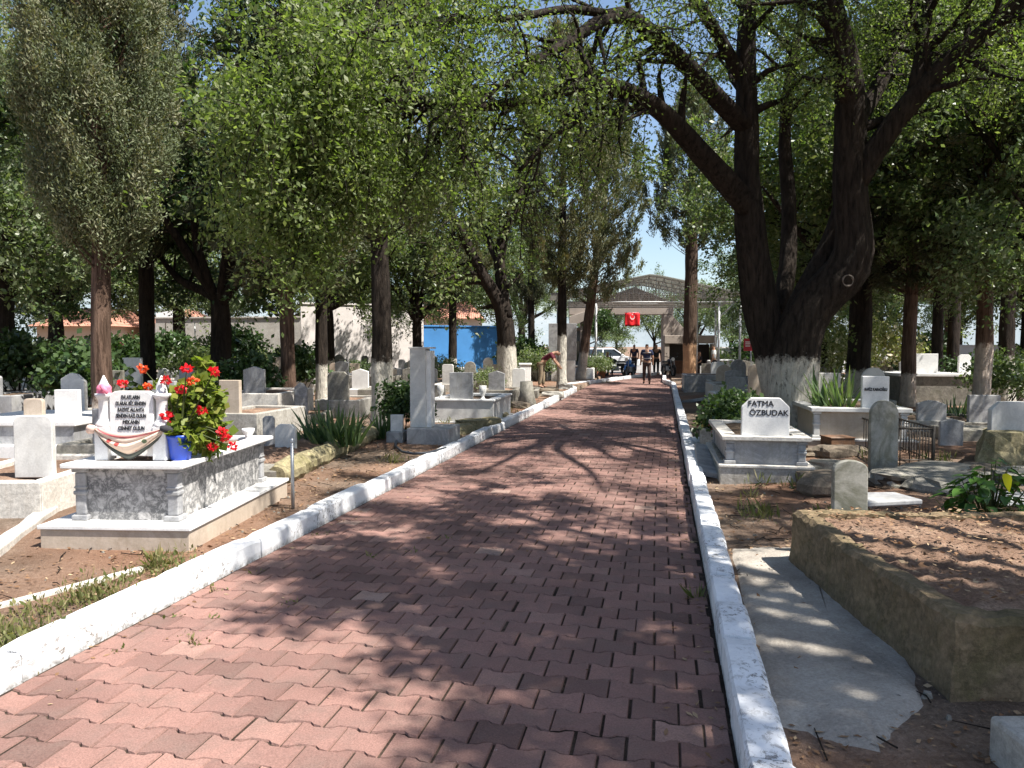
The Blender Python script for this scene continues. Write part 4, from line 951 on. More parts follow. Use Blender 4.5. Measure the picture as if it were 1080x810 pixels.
# ---- thin steel post by the kerb
pp = G(309, 536, 0.11); pt = thing('steel_post', 'thin steel post standing by the kerb at the far corner of the tomb', 'post', pp)
MB().tube([(0, 0, -0.1), (0, 0, 0.62)], 0.016, 10).build('pipe', M['metal'], pt); MB().lathe([(0.019, 0.61), (0.019, 0.635), (0.008, 0.645)], (0, 0, 0), 10).build('cap', M['metal'], pt)
# ---- generic grave: surround + soil + headstone, front at y=0
def grave(label, loc, rz, w, l, h, smat, hmat, kind, hw, hh, ht=0.07, y=0.1, soil='soil', group=None, tilt=0.0, name='grave', bevel=0.012, hx=0.0, hrz=0.0, foot=False, sh=None):
    t = thing(name, label, 'grave', loc, rz, group)
    if l > 0:
        MBr = ring(w, l, 0.12, -0.1, h); MBr.build('surround', M[smat], t, bevel)
        soil_bed(t, w-0.2, l-0.2, (sh if sh is not None else h-0.05), soil, 0.1, seed=int(abs(loc[0]*100)))
    stone(t, hw, hh, ht, kind, M[hmat], (hx, y, (h-0.02) if l > 0 else -0.05), tilt=tilt, rz=hrz)
    if foot: stone(t, hw*0.7, hh*0.6, ht*0.8, kind, M[hmat], (0, l-0.08, h-0.02), 'footstone')
    keep(loc[0], loc[1]+l/2, max(0.6, l*0.5)); return t
def gb(px, py, z=None):
    p = G(px, py, 0.12 if px < 600 else 0.08)
    for _ in range(3): p = G(px, py, gz(p.x, p.y))
    return p
# near left: pale concrete box with thin white stone, low edging strips
b = G(43, 548, 0.12)
grave('low whitewashed concrete grave with a slender white stone at the photo edge', (b.x-0.55, b.y+0.0, 0.12), R(2), 1.10, 1.7, 0.32, 'concrete_pale', 'marble', 'soft', 0.34, 0.56, 0.06, 0.35, hx=0.30)
def strip(label, p0, p1, w, h, z0=0.1):
    a = G(*p0, z0); b_ = G(*p1, z0); L = (b_-a).length; e = thing('edging_strip', label, 'edging', (a.x, a.y, z0), math.atan2(b_.y-a.y, b_.x-a.x))
    mb = MB(); n = max(2, int(L/0.25)); r_ = random.Random(int(L*100))
    mb.tube([(L*i/n, 0.01*r_.uniform(-1, 1), -0.0) for i in range(n+1)], [(w*0.7)*(1+0.1*r_.uniform(-1, 1)) for _ in range(n+1)], 4, smooth=False)
    o = mb.build('strip', M['concrete_pale'], e, 0.01); o.scale = (1, 1, h/(w*0.5)); return e
strip('pale concrete edging strip running between low grave and veined tomb', (-30, 604), (68, 532), 0.13, 0.08)
strip('thin concrete edging between red earth and weeds by the kerb', (-40, 652), (150, 602), 0.05, 0.03)
# white marble family grave behind
b = G(20, 490, 0.12)
t = thing('marble_grave', 'stepped white marble grave with two headstones behind the low concrete grave', 'grave', (b.x-0.25, b.y+0.25, 0.12), R(-2))
MB().b2(-1.1, 0.75, 0.0, 1.9, -0.1, 0.20).build('lower_step', M['marble_new'], t, 0.01)
MB().b2(-1.1, 0.70, 0.18, 1.85, 0.20, 0.44).build('body', M['marble_grey'], t, 0.004)  # grey tone puts the shade under the ledge into the colour
MB().b2(-1.1, 0.75, 0.14, 1.9, 0.44, 0.50).build('ledge', M['marble_new'], t, 0.01)
stone(t, 0.33, 0.40, 0.07, 'rect', M['marble_new'], (0.48, 0.42, 0.5)); stone(t, 0.26, 0.28, 0.07, 'soft', M['travertine'], (0.02, 0.42, 0.5)); keep(b.x, b.y+1, 1.8)
b = gb(45, 456); grave('tall flecked grey headstone rising behind the white marble square stone', (b.x, b.y+2.1, 0.13), 0, 0.9, 1.8, 0.3, 'concrete', 'old_stone', 'rect', 0.40, 0.72)
b = gb(72, 508)
t = grave('dark rough concrete box grave with plain fluted grey slab left of the veined tomb', (b.x+0.28, b.y+0.02, 0.12), R(-2), 0.85, 1.8, 0.42, 'old_stone', 'marble_grey', 'rect', 0.30, 0.40, 0.07, 0.10, 'soil_dark', hx=0.09)
b = G(60, 492, 0.12); e = thing('red_brick_step', 'low red brick step under the white marble grave', 'step', (b.x, b.y, 0.1)); MB().b2(-0.14, 0.14, 0, 0.12, -0.05, 0.14).build('brick_course', M['terracotta'], e, 0.008)
# clipped stones behind the tomb
b = gb(302, 490); grave('pale headstone with clipped corners behind the far end of the veined tomb', (b.x, b.y, 0.12), R(-8), 0, 0, 0.0, 'concrete', 'marble', 'clip', 0.27, 0.56, 0.06, 0)
b = gb(284, 470); grave('slender blue grey headstone between tomb and dark cypress', (b.x, b.y, 0.12), R(6), 0, 0, 0, 'concrete', 'marble_grey', 'clip', 0.17, 0.50, 0.06, 0)
b = gb(317, 447); grave('tall narrow blue grey headstone with slanted top beside the dark cypress', (b.x, b.y, 0.12), R(4), 0.8, 1.7, 0.2, 'old_stone', 'marble_grey', 'slant', 0.24, 0.62, 0.07, 0.1)
# whitish wall grave between geranium and painted trunks
b = gb(262, 450); grave('whitewashed stone grave in patchy light right of the geranium', (b.x, b.y, 0.13), R(-4), 1.1, 1.9, 0.62, 'concrete_pale', 'marble_grey', 'gable', 0.4, 0.5, 0.07, 0.3)
# ---- mossy bed with iris
A0 = G(300, 512, 0.11); A1 = G(398, 464, 0.11)
dirv = Vector((A1.x-A0.x, A1.y-A0.y, 0)); ln = dirv.length; ang = math.atan2(dirv.y, dirv.x)
t = thing('iris_bed', 'raised earth grave edged in mossy rounded concrete beside the path', 'grave', (A0.x, A0.y, 0.11), ang)
mb = MB()
rgq = random.Random(4)
pts = [(x, 0.10+0.015*rgq.uniform(-1, 1), 0.10) for x in np.linspace(0, ln, 34)]
mb.tube(pts, [0.125+(0.028 if i % 5 else -0.03)*rgq.uniform(0.2, 1) for i, _ in enumerate(pts)], 12, 0.20, 3, smooth=False); mb.build('mossy_edge', M['moss_stone'], t)
mb = MB(); mb.tube([(0.1, 0.1, 0.09), (0.05, 0.5, 0.09), (0.0, 0.95, 0.09)], 0.12, 10, 0.25, 5, smooth=False); mb.build('end_edge', M['old_stone'], t)
mb = MB(); mb.tube([(ln-0.05, 0.1, 0.09), (ln, 0.5, 0.09), (ln, 0.95, 0.09)], 0.11, 10, 0.25, 5, smooth=False); mb.build('end_edge', M['old_stone'], t)
o = soil_bed(t, ln-0.1, 0.9, 0.15, 'soil', 0.08, 0.05); o.location = (ln/2, 0, 0); keep(A0.x+0.4, A0.y+1.2, 1.5)
def blade_mesh(name, n, Lm, Wm, spread, seed, curve=0.5, rad=0.2):
    rg = np.random.default_rng(seed); V = []; FA = []; A = []
    for i in range(n):
        a = rg.uniform(0, 6.283); r = rad*math.sqrt(rg.random()); el = R(90)-abs(rg.normal())*spread; L = Lm*(0.55+0.55*rg.random())
        d = np.array([math.cos(a)*math.cos(el), math.sin(a)*math.cos(el), math.sin(el)]); p = np.array([math.cos(a+1)*r, math.sin(a+1)*r, -0.02])
        sd_ = np.array([-math.sin(a+rg.normal()*0.8), math.cos(a+rg.normal()*0.8), 0]); b0 = len(V); m = 6; vy = rg.random()
        for k in range(m):
            wk = Wm*(1-(k/(m-1))**2.2)*0.5+0.001; V.append(p-sd_*wk); V.append(p+sd_*wk); A += [vy, vy]
            p = p+d*L/(m-1); d = d+np.array([math.cos(a), math.sin(a), -0.6])*curve*0.16*(k+1)/m; d /= np.linalg.norm(d)
        for k in range(m-1): FA.append((b0+2*k, b0+2*k+1, b0+2*k+3, b0+2*k+2))
    me = bpy.data.meshes.new(name); me.from_pydata([tuple(v) for v in V], [], FA)
    q = me.attributes.new('vary', 'FLOAT', 'POINT'); q.data.foreach_set('value', A); me.materials.append(M['iris']); return me
def iris(label, loc, n, L, W, spread, seed, rad, cat='plant'):
    t = thing('iris_plant', label, cat, loc); link(bpy.data.objects.new('blades', blade_mesh('iris_blades', n, L, W, spread, seed, rad=rad)), t); return t
def onbed(px, py, z): p = G(px, py, z); return p
iris('broad clump of sword leaved iris growing in the mossy edged bed', onbed(352, 468, 0.28), 120, 0.58, 0.05, 0.55, 5, 0.34)
iris('smaller iris clump at the near end of the mossy edged bed', onbed(328, 470, 0.27), 40, 0.40, 0.045, 0.6, 6, 0.2)
iris('dark iris clump between mossy bed and small white block', onbed(404, 462, 0.13), 46, 0.5, 0.035, 0.6, 7, 0.12)
# small block on base, hose, pillar headstone
b = gb(416, 467); t = thing('small_headstone', 'small white block headstone on a grey base left of the pillar', 'grave', (b.x, b.y, 0.11), R(-5))
MB().b2(-0.13, 0.13, 0, 0.34, -0.08, 0.17).build('base', M['marble_grey'], t, 0.01); stone(t, 0.19, 0.26, 0.09, 'rect', M['marble'], (0.02, 0.1, 0.17)); keep(b.x, b.y, 0.5)
b = G(460, 469, 0.11)
t = thing('pillar_headstone', 'tall square white marble pillar headstone on a low base by the kerb', 'grave', (b.x-0.10, b.y, 0.10), R(-9))
MB().b2(-0.36, 0.30, 0, 0.75, -0.08, 0.25).build('base', M['marble_grey'], t, 0.012)
MB().b2(-0.35, -0.10, 0.16, 0.42, 0.25, 1.46).build('pillar', M['marble'], t, 0.006)
MB().b2(-0.10, -0.02, 0.18, 0.40, 0.25, 1.43).build('sunlit_side', M['marble_new'], t, 0.006)  # brighter marble puts the sun on the pillar's right face into the colour
MB().b2(-0.365, -0.01, 0.145, 0.435, 1.46, 1.485).build('cap', M['marble'], t, 0.004); keep(b.x, b.y+0.5, 1.0)
hp = [G(x, y, 0.13) for x, y in ((438, 452), (428, 458), (418, 466), (417, 472), (424, 478), (436, 480), (452, 479), (470, 474))]
t = thing('garden_hose', 'black garden hose curling on the earth below the pillar headstone', 'hose', hp[0]); MB().tube([p-hp[0]+Vector((0, 0, 0.02)) for p in hp], 0.018, 8).build('tube', M['hose'], t)
# open marble grave with square stone and two urns
b = G(492, 446, 0.12)
t = thing('marble_grave', 'low white marble grave with broad square headstone and two urns beyond the pillar', 'grave', (b.x-0.05, b.y, 0.12), R(-10))
MB().b2(-0.72, 0.62, 0.0, 2.0, -0.1, 0.02).build('plinth', M['marble'], t, 0.01)
ring(1.24, 1.9, 0.13, 0.02, 0.42).build('surround', M['marble'], t, 0.008).location = (-0.05, 0.04, 0)
ring(1.30, 1.96, 0.16, 0.42, 0.455).build('capping', M['marble_new'], t, 0.006).location = (-0.05, 0.01, 0)
o = soil_bed(t, 1.0, 1.6, 0.40, 'soil_dark', 0.15); o.location = (-0.05, 0, 0)
stone(t, 0.46, 0.52, 0.08, 'rect', M['marble_grey'], (-0.08, 0.14, 0.45))
for sx in (-1, 1):
    MB().lathe([(0.055, 0), (0.03, 0.04), (0.03, 0.07), (0.07, 0.14), (0.075, 0.26), (0.05, 0.26)], (-0.08+sx*0.42, 0.16, 0.455), 12).build('urn', M['marble'], t)
keep(b.x, b.y+1, 1.6)
# rock edged mound along the kerb
def rocks(name, label, cen, n, spread, size, mat, seed, z=0.1, cat='rocks', each=True, flat=0.7):
    rg = random.Random(seed)
    for i in range(n):
        x = cen[0]+spread[0]*rg.uniform(-1, 1); y = cen[1]+spread[1]*rg.uniform(-1, 1)
        boulder((x, y), size*rg.uniform(0.7, 1.3), mat, label, seed*17+i, flat, grp=name)
def rock_mesh(seed, mat, flat=0.7, n=14, m=9):
    rg = random.Random(seed); mb = MB(); ph = [rg.uniform(0, 6.3) for _ in range(8)]; vs = []; fs = []
    for j in range(m+1):
        th = math.pi*j/m
        for k in range(n):
            a = 2*math.pi*k/n; x, y, z = math.sin(th)*math.cos(a), math.sin(th)*math.sin(a), math.cos(th)
            r = 1+0.16*math.sin(3*x+ph[0])+0.14*math.sin(4*y+ph[1])+0.12*math.sin(5*z+ph[2])+0.09*math.sin(7*x+5*y+ph[3])+0.05*math.sin(11*y-9*z+ph[4])
            q = [x*r, y*r*0.85, z*r]
            for ax, lim in ((2, 0.62), (0, 0.85), (1, 0.7)): q[ax] = max(-lim, min(lim, q[ax]))*1.0+0.15*q[ax]
            vs.append((q[0], q[1], q[2]*flat))
    for j in range(m):
        for k in range(n): fs.append((j*n+k, (j+1)*n+k, (j+1)*n+(k+1) % n, j*n+(k+1) % n))
    mb.add(vs, fs, False); return mb.mesh('rock', M[mat])
def boulder(xy, size, mat, label, seed, flat=0.7, grp=None, sx=1.0, rz=None, dz=0.0, name='rock'):
    o = link(bpy.data.objects.new(name, rock_mesh(seed, mat, flat))); o.location = (xy[0], xy[1], gz(*xy)+size*flat*0.35+dz)
    o.scale = (size*sx, size, size); o.rotation_euler = (0, 0, seed*0.7 if rz is None else rz); tag(o, label, 'rock', grp); return o
for i, (px, py, s_, sx) in enumerate(((484, 457, 0.24, 1.5), (500, 452, 0.27, 1.3), (514, 449, 0.22, 1.4), (527, 441, 0.18, 1.6))):
    p = gb(px, py); boulder((p.x, p.y), s_, 'moss_stone', ('long lichen stone nearest the pillar base', 'rounded lichen stone in the middle of the mound before the marble grave', 'third lichen stone of the mound along the kerb', 'low stone at the far end of the lichen mound')[i], 60+i, 0.6, 'stones of the mound along the kerb', sx, R(65))
p = gb(487, 443); t = thing('white_bow', 'small white ribbon bow lying on the stone mound', 'ribbon', (p.x, p.y, 0.22))
link(bpy.data.objects.new('ribbon', leaf_cloud('ribbon', rng.normal(size=(16, 3))*0.05+np.array([0, 0, 0.1]), 0.16, 0.08, m_plain('ribbon', (0.8, 0.8, 0.82), 0.6, bump=0))), t)
# mound with stump near the far left kerb
p = gb(556, 428); t = thing('tree_stump', 'pale weathered stump standing among stones near the kerb', 'stump', (p.x, p.y, 0.1)); mb = MB(); trunk_tube(mb, [(0, 0, -0.05), (0.02, 0, 0.3), (-0.02, 0, 0.62)], [0.20, 0.16, 0.15], 12, 0.2, 4, 1.3); mb.build('wood', M['old_stone'], t)
p = gb(552, 398); t = thing('white_block', 'white painted block behind the pale stump', 'block', (p.x, p.y-5, 0.1)); MB().b2(-0.22, 0.22, 0, 0.3, 0, 0.75).build('block', M['white'], t, 0.02); MB().b2(-0.26, 0.26, -0.03, 0.33, 0.75, 0.82).build('cap', M['white'], t, 0.01)
for i, (px, py, s_) in enumerate(((540, 421, 0.3), (575, 417, 0.36), (596, 415, 0.3), (548, 430, 0.22), (583, 424, 0.25))):
    p = gb(px, py); boulder((p.x, p.y), s_, 'rock' if i % 2 else 'concrete', ('brown rock before the whitewashed forked trunk', 'pale lump of the rubble mound under the stooping person', 'brown rock at the foot of the leaning cypress', 'small pale rock beside the stump', 'brown rock by the far kerb bend')[i], 90+i, 0.55, 'rocks of the rubble mound', 1.3)
# ------------------------------------------------------------------ right side graves
b = G(808, 510, 0.06)
TB, by0, bz_ = tomb('stone_tomb', 'grey stone tomb with clipped white headstone lettered in black beside the kerb', (b.x, b.y, 0.06), R(-10.5), 1.0, 1.95, 0.20, 0.475, 0.05, 0.045, 0.06, ('concrete', 'marble_grey', 'marble_grey', 'concrete_pale'), 'soil_dark')
hs = stone(TB, 0.52, 0.44, 0.075, 'clip', M['marble_new'], (0.0, 0.16, bz_-0.01))
hs['label'] = 'white clipped stone with a name in black capitals'
text('FATMA', 0.088, M['letter'], hs, (-0.055, -0.039, 0.372), bold=0.002); text('ÖZBUDAK', 0.088, M['letter'], hs, (0.035, -0.039, 0.268), bold=0.002)
keep(b.x, b.y+1, 1.5)
# low slabs leaning between the tomb and the kerb, and a small planter
b = G(742, 505, 0.06)
t = thing('grey_slab', 'low sloping grey stone slab between kerb and lettered tomb', 'slab', (b.x+0.10, b.y+0.15, 0.08), PANG)
o = MB().b2(-0.13, 0.13, 0, 1.5, -0.03, 0.04).build('slab', M['marble_grey'], t, 0.01); o.rotation_euler = (0.09, 0.16, 0)
o = MB().b2(-0.05, 0.0, 0.02, 1.45, 0.0, 0.2).build('upright', M['old_stone'], t, 0.01); o.location = (0.17, 0, 0)
b = G(748, 473, 0.08); t = thing('planter', 'small pale planter box of wilting pink flowers beside the kerb', 'planter', (b.x, b.y, 0.05), PANG)
MB().box((0, 0, 0.17), (0.26, 0.26, 0.34), 0, 1.1, 1.1).build('box', M['concrete'], t, 0.015)
q = rng.normal(size=(60, 3))*np.array([0.09, 0.09, 0.05])+np.array([0, 0, 0.40]); link(bpy.data.objects.new('foliage', leaf_cloud('planter_leaves', q, 0.08, 0.05, M['grass'])), t)
q = rng.normal(size=(34, 3))*np.array([0.08, 0.08, 0.03])+np.array([0.03, -0.06, 0.36]); link(bpy.data.objects.new('flower_head', leaf_cloud('planter_flowers', q, 0.05, 0.05, m_leaf('dull_pink', (0.35, 0.06, 0.1), (0.5, 0.15, 0.2), 0.2))), t)
# white-washed step joining the kerb
b = G(733, 470, 0.05); e = thing('painted_step', 'short whitewashed step jutting from the kerb by the planter', 'step', (b.x+0.12, b.y, 0.04), PANG); MB().b2(-0.15, 0.22, -0.25, 0.25, -0.05, 0.12).build('block', M['kerb'], e, 0.02)
# big mossy concrete grave at the near right
def big_box():
    nl = (1.90, 3.12); fl = (2.0, 5.22); zt = 0.435
    t = thing('concrete_grave', 'long mossy brown concrete grave heaped with dry earth beside the cement strip', 'grave', (nl[0], nl[1], 0.0), 0)
    out = [(0, 0), (1.9, -0.06), (2.0, 2.05), (fl[0]-nl[0], fl[1]-nl[1])]; rgq = random.Random(2)
    mb = MB(); inner = [(0.12, 0.13), (1.78, 0.07), (1.85, 1.92), (0.21, 1.97)]
    def sub(a, b, n): return [(a[0]+(b[0]-a[0])*k/n, a[1]+(b[1]-a[1])*k/n) for k in range(n)]
    O = []; I = []
    for i in range(4): O += sub(out[i], out[(i+1) % 4], 34); I += sub(inner[i], inner[(i+1) % 4], 34)
    n = len(O); lev = []
    zj = [zt+0.008*rgq.uniform(-1, 1)-0.008*math.sin(i*0.17) for i in range(n)]
    def ringv(P, zs, off=0.0): 
        return [(x+rgq.uniform(-1, 1)*0.007+0.008*wob(y*3, z*9), y+rgq.uniform(-1, 1)*0.007+0.008*wob(x*3, z*9), z) for (x, y), z in zip(P, zs)]
    cx, cy = 0.97, 1.0
    def exp(P, d): return [(x+(d if x > cx else -d), y+(d if y > cy else -d)) for x, y in P]
    L = [ringv(exp(O, 0.035), [-0.1]*n), ringv(exp(O, 0.02), [0.06]*n), ringv(exp(O, 0.014), [0.12]*n), ringv(exp(O, 0.008), [0.18]*n), ringv(O, [0.24]*n), ringv(O, [0.30]*n), ringv(O, [0.36]*n), ringv(O, [z-0.03 for z in zj]), ringv(exp(O, -0.025), zj), ringv(I, [z-0.005 for z in zj]), ringv(I, [0.3]*n)]
    vs = [p for r in L for p in r]; fs = [(j*n+i, j*n+(i+1) % n, (j+1)*n+(i+1) % n, (j+1)*n+i) for j in range(len(L)-1) for i in range(n)]
    mb.add(vs, fs, False); mb.build('wall', M['concrete_moss'], t)
    nx, ny = 24, 28; vs = []; fs = []
    for j in range(ny):
        for i in range(nx):
            x = 0.06+1.86*i/(nx-1)+0.06*j/(ny-1); y = 0.05+1.95*j/(ny-1); e = min(1, 5*min(i/(nx-1), 1-i/(nx-1), j/(ny-1), 1-j/(ny-1)))
            vs.append((x, y, zt-0.035+0.03*e+0.018*rgq.uniform(-1, 1)+0.018*wob(x*2.3, y*2.1)*e))
    for j in range(ny-1):
        for i in range(nx-1): fs.append((j*nx+i, j*nx+i+1, (j+1)*nx+i+1, (j+1)*nx+i))
    mb = MB(); mb.add(vs, fs, True); mb.build('earth_fill', M['soil'], t); keep(2.9, 4.2, 1.8); return t
big_box()
b = G(899, 542, 0.40); grave('small round topped stone streaked grey and white at the head of the mossy concrete grave', (b.x, b.y+0.05, 0.39), R(-5), 0, 0, 0, 'concrete', 'marble_streak', 'low', 0.24, 0.44, 0.06, 0, tilt=-0.03)
b = G(930, 542, 0.36); t = thing('fallen_slab', 'flat grey slab lying beside the small streaked stone', 'slab', (b.x+0.05, b.y+0.2, 0.41), 0.3); MB().plate([(-0.22, -0.15), (0.25, -0.2), (0.28, 0.1), (-0.1, 0.2)], 0, 0.04).build('slab', M['marble_grey'], t, 0.01)
b = gb(931, 498); grave('tall round topped weathered headstone behind the small streaked stone', (b.x, b.y, 0.06), R(-4), 0, 0, 0, 'concrete', 'marble_streak', 'round', 0.315, 0.95, 0.08, 0, tilt=-0.02)
b = G(1066, 770, 0.22); t = thing('concrete_block', 'corner of a rough pale concrete block at the lower photo edge', 'block', (b.x+0.15, b.y-0.5, 0.0)); MB().b2(-0.18, 0.3, 0.0, 0.58, -0.05, 0.24).build('block', M['concrete'], t, 0.02)
b = G(1079, 655, 0.42); t = thing('stone_post', 'slim pale stone post on the mossy grave at the photo edge', 'post', (b.x+0.035, b.y-0.05, 0.40)); MB().box((0, 0, 0.15), (0.06, 0.06, 0.34)).build('shaft', M['marble'], t, 0.006)
# rocks and slabs
RK = [(868, 508, 0.20, 1.5, 0.55, 'rock', 'brown rock right of the lettered stone tomb'), (868, 495, 0.20, 1.7, 0.5, 'old_stone', 'pale flat rock behind the brown rock'), (887, 480, 0.26, 1.4, 0.5, 'rock', 'dark mossy rock before the rusty box'), (862, 480, 0.20, 1.8, 0.4, 'rock', 'long low rock in shade at the foot of the forked tree'), (870, 520, 0.26, 1.1, 0.75, 'rock', 'big dark brown rock left of the small streaked stone'),
      (968, 506, 0.36, 2.0, 0.35, 'old_stone', 'long pale flat slab rock under the iron fence'), (1004, 512, 0.32, 1.8, 0.35, 'old_stone', 'second pale flat slab rock under the iron fence'), (935, 512, 0.2, 1.3, 0.5, 'soil_dark', 'clod of dark earth under the tall round headstone'), (1060, 488, 0.42, 1.4, 0.9, 'moss_stone', 'large light boulder carrying the broad headstone'), (1037, 500, 0.3, 1.5, 0.35, 'rock', 'dark flat rock at the foot of the light boulder'), (1075, 505, 0.3, 1.5, 0.3, 'old_stone', 'pale flat rock behind the broad leaved plant'), (1068, 530, 0.25, 1.6, 0.3, 'marble_grey', 'bluish flat stone right of the broad leaved plant')]
for i, (px, py, s_, sx, fl, mt, lab) in enumerate(RK):
    p = gb(px, py); boulder((p.x, p.y), s_, mt, lab, 120+i, fl, 'rocks and slabs among the graves', sx, 0.1*i)
# rusty metal box
b = gb(889, 480); t = thing('rusty_box', 'rust streaked sheet metal box behind the rocks', 'box', (b.x, b.y, 0.10), R(5)); MB().b2(-0.17, 0.17, 0, 0.3, 0.02, 0.24).build('body', M['rust'], t, 0.008); MB().b2(-0.18, 0.18, -0.01, 0.31, 0.24, 0.255).build('lid', M['rust'], t, 0.004)
# lettered square stone grave with iris
b = gb(905, 475)
TD, dy0, dz_ = tomb('stone_tomb', 'cream stone tomb with square white headstone and iris behind the tall round headstone', (b.x+0.05, b.y, 0.08), R(-10), 1.45, 2.1, 0.20, 0.58, 0.06, 0.04, 0.09, ('travertine', 'travertine', 'marble', 'marble'), 'soil_dark')
hs = stone(TD, 0.36, 0.46, 0.08, 'rect', M['marble_new'], (0.22, 0.22, dz_-0.01)); text('RAFİZ KARAOĞLU', 0.058, M['letter'], hs, (0, -0.044, 0.27), bold=0.0035).scale = (0.62, 1, 1)
iris('dark iris clump growing in the cream stone tomb left of its headstone', TD.matrix_basis @ Vector((-0.28, 0.55, dz_-0.03)), 90, 0.62, 0.045, 0.42, 15, 0.28); keep(b.x, b.y+1, 1.6)
b = gb(871, 468); grave('slim blue grey round topped stone against the whitewashed forked trunk', (b.x, b.y, 0.08), 0, 0, 0, 0, 'concrete', 'marble_grey', 'round', 0.155, 0.52, 0.07, 0)
# iron fence round a grave
def iron_fence():
    A = gb(946, 492); Bp = gb(1018, 498); w = Bp.x-A.x; d = 1.55
    t = thing('iron_fence', 'low rusty iron fence with upright bars enclosing a grave', 'fence', (A.x, A.y+0.05, 0.08), R(-4))
    zt = 0.50
    for (x0, y0, x1, y1) in ((0, 0, w, 0.05), (0, 0, 0.15, d), (w, 0.05, w+0.15, d), (0.15, d, w+0.15, d)):
        mb = MB(); mb.tube([(x0, y0, zt), (x1, y1, zt-0.01)], 0.014, 6); mb.tube([(x0, y0, 0.10), (x1, y1, 0.1)], 0.010, 6)
        mb.build('rail', M['iron'], t); L = math.hypot(x1-x0, y1-y0); n = int(L/0.10)
        for k in range(n):
            f = (k+0.5)/n; MB().tube([(x0+(x1-x0)*f, y0+(y1-y0)*f, 0.0), (x0+(x1-x0)*f, y0+(y1-y0)*f, zt-0.01)], 0.0075, 5).build('bar', M['iron'], t)
    for (x, y) in ((0, 0), (w, 0.05), (0.15, d), (w+0.15, d)):
        MB().tube([(x, y, -0.1), (x, y, zt+0.02)], 0.02, 8).build('corner_post', M['iron'], t)
    keep(A.x+0.4, A.y+0.8, 1.2)
iron_fence()
b = gb(996, 468); grave('grey headstone with peaked top standing inside the iron fence', (b.x, b.y-0.15, 0.10), R(-6), 0, 0, 0, 'concrete', 'marble_grey', 'gable', 0.32, 0.50, 0.07, 0)
b = gb(984, 455); grave('broad grey headstone with sloping shoulder behind the fenced stone', (b.x, b.y, 0.10), R(-8), 1.0, 1.8, 0.25, 'concrete', 'marble_grey', 'slant', 0.46, 0.36, 0.08, 0.1, 'soil_dark')
b = gb(1068, 492); grave('broad pale headstone with notched corners set on the light boulder', (b.x+0.06, b.y+0.15, 0.46), R(-4), 0, 0, 0, 'concrete', 'marble', 'clip', 0.50, 0.52, 0.09, 0)
b = gb(1040, 455); grave('broad bluish headstone left behind the boulder headstone', (b.x, b.y, 0.12), R(-6), 1.0, 1.8, 0.2, 'old_stone', 'marble_grey', 'rect', 0.50, 0.48, 0.08, 0.1, 'soil_dark')
b = gb(1010, 466); t = thing('flat_slab', 'thick flat stone slab between the fence and the bluish headstone', 'slab', (b.x+0.35, b.y, 0.10), R(-6)); MB().b2(-0.45, 0.45, 0, 0.7, -0.05, 0.24).build('slab', M['old_stone'], t, 0.02)
# raised marble grave with two white stones behind
b = gb(1002, 428); t = thing('raised_grave', 'raised dark walled grave with pale ledge and two white headstones among cypress trunks', 'grave', (b.x, b.y, 0.14), R(-8))
MB().b2(-1.15, 1.1, 0, 2.0, -0.1, 0.72).build('body', M['old_stone'], t, 0.01); MB().b2(-1.22, 1.15, -0.05, 2.05, 0.72, 0.79).build('ledge', M['marble_new'], t, 0.01)
stone(t, 0.55, 0.48, 0.09, 'rect', M['marble_new'], (-0.35, 0.6, 0.79)); stone(t, 0.28, 0.46, 0.09, 'clip', M['marble_new'], (0.55, 0.6, 0.79)); keep(b.x, b.y+1, 1.7)
iris('iris clump before the raised dark walled grave', gb(1013, 445), 40, 0.55, 0.04, 0.4, 31, 0.25)
# grey low graves beyond the kerb near the orange trunk
b = gb(765, 413); grave('low bluish concrete grave with round topped stone near the end of the kerb', (b.x-0.35, b.y, 0.08), R(-10), 2.0, 1.6, 0.55, 'marble_grey', 'marble_grey', 'round', 0.50, 0.55, 0.09, 0.1, 'soil_dark', hx=0.75)
b = gb(752, 424); t = thing('fallen_slab', 'bluish slab leaning beside the low concrete grave', 'slab', (b.x, b.y, 0.1), 0.7); o = MB().b2(-0.35, 0.35, 0, 0.9, 0, 0.09).build('slab', M['marble_grey'], t, 0.01); o.rotation_euler = (-0.2, 0.1, 0)
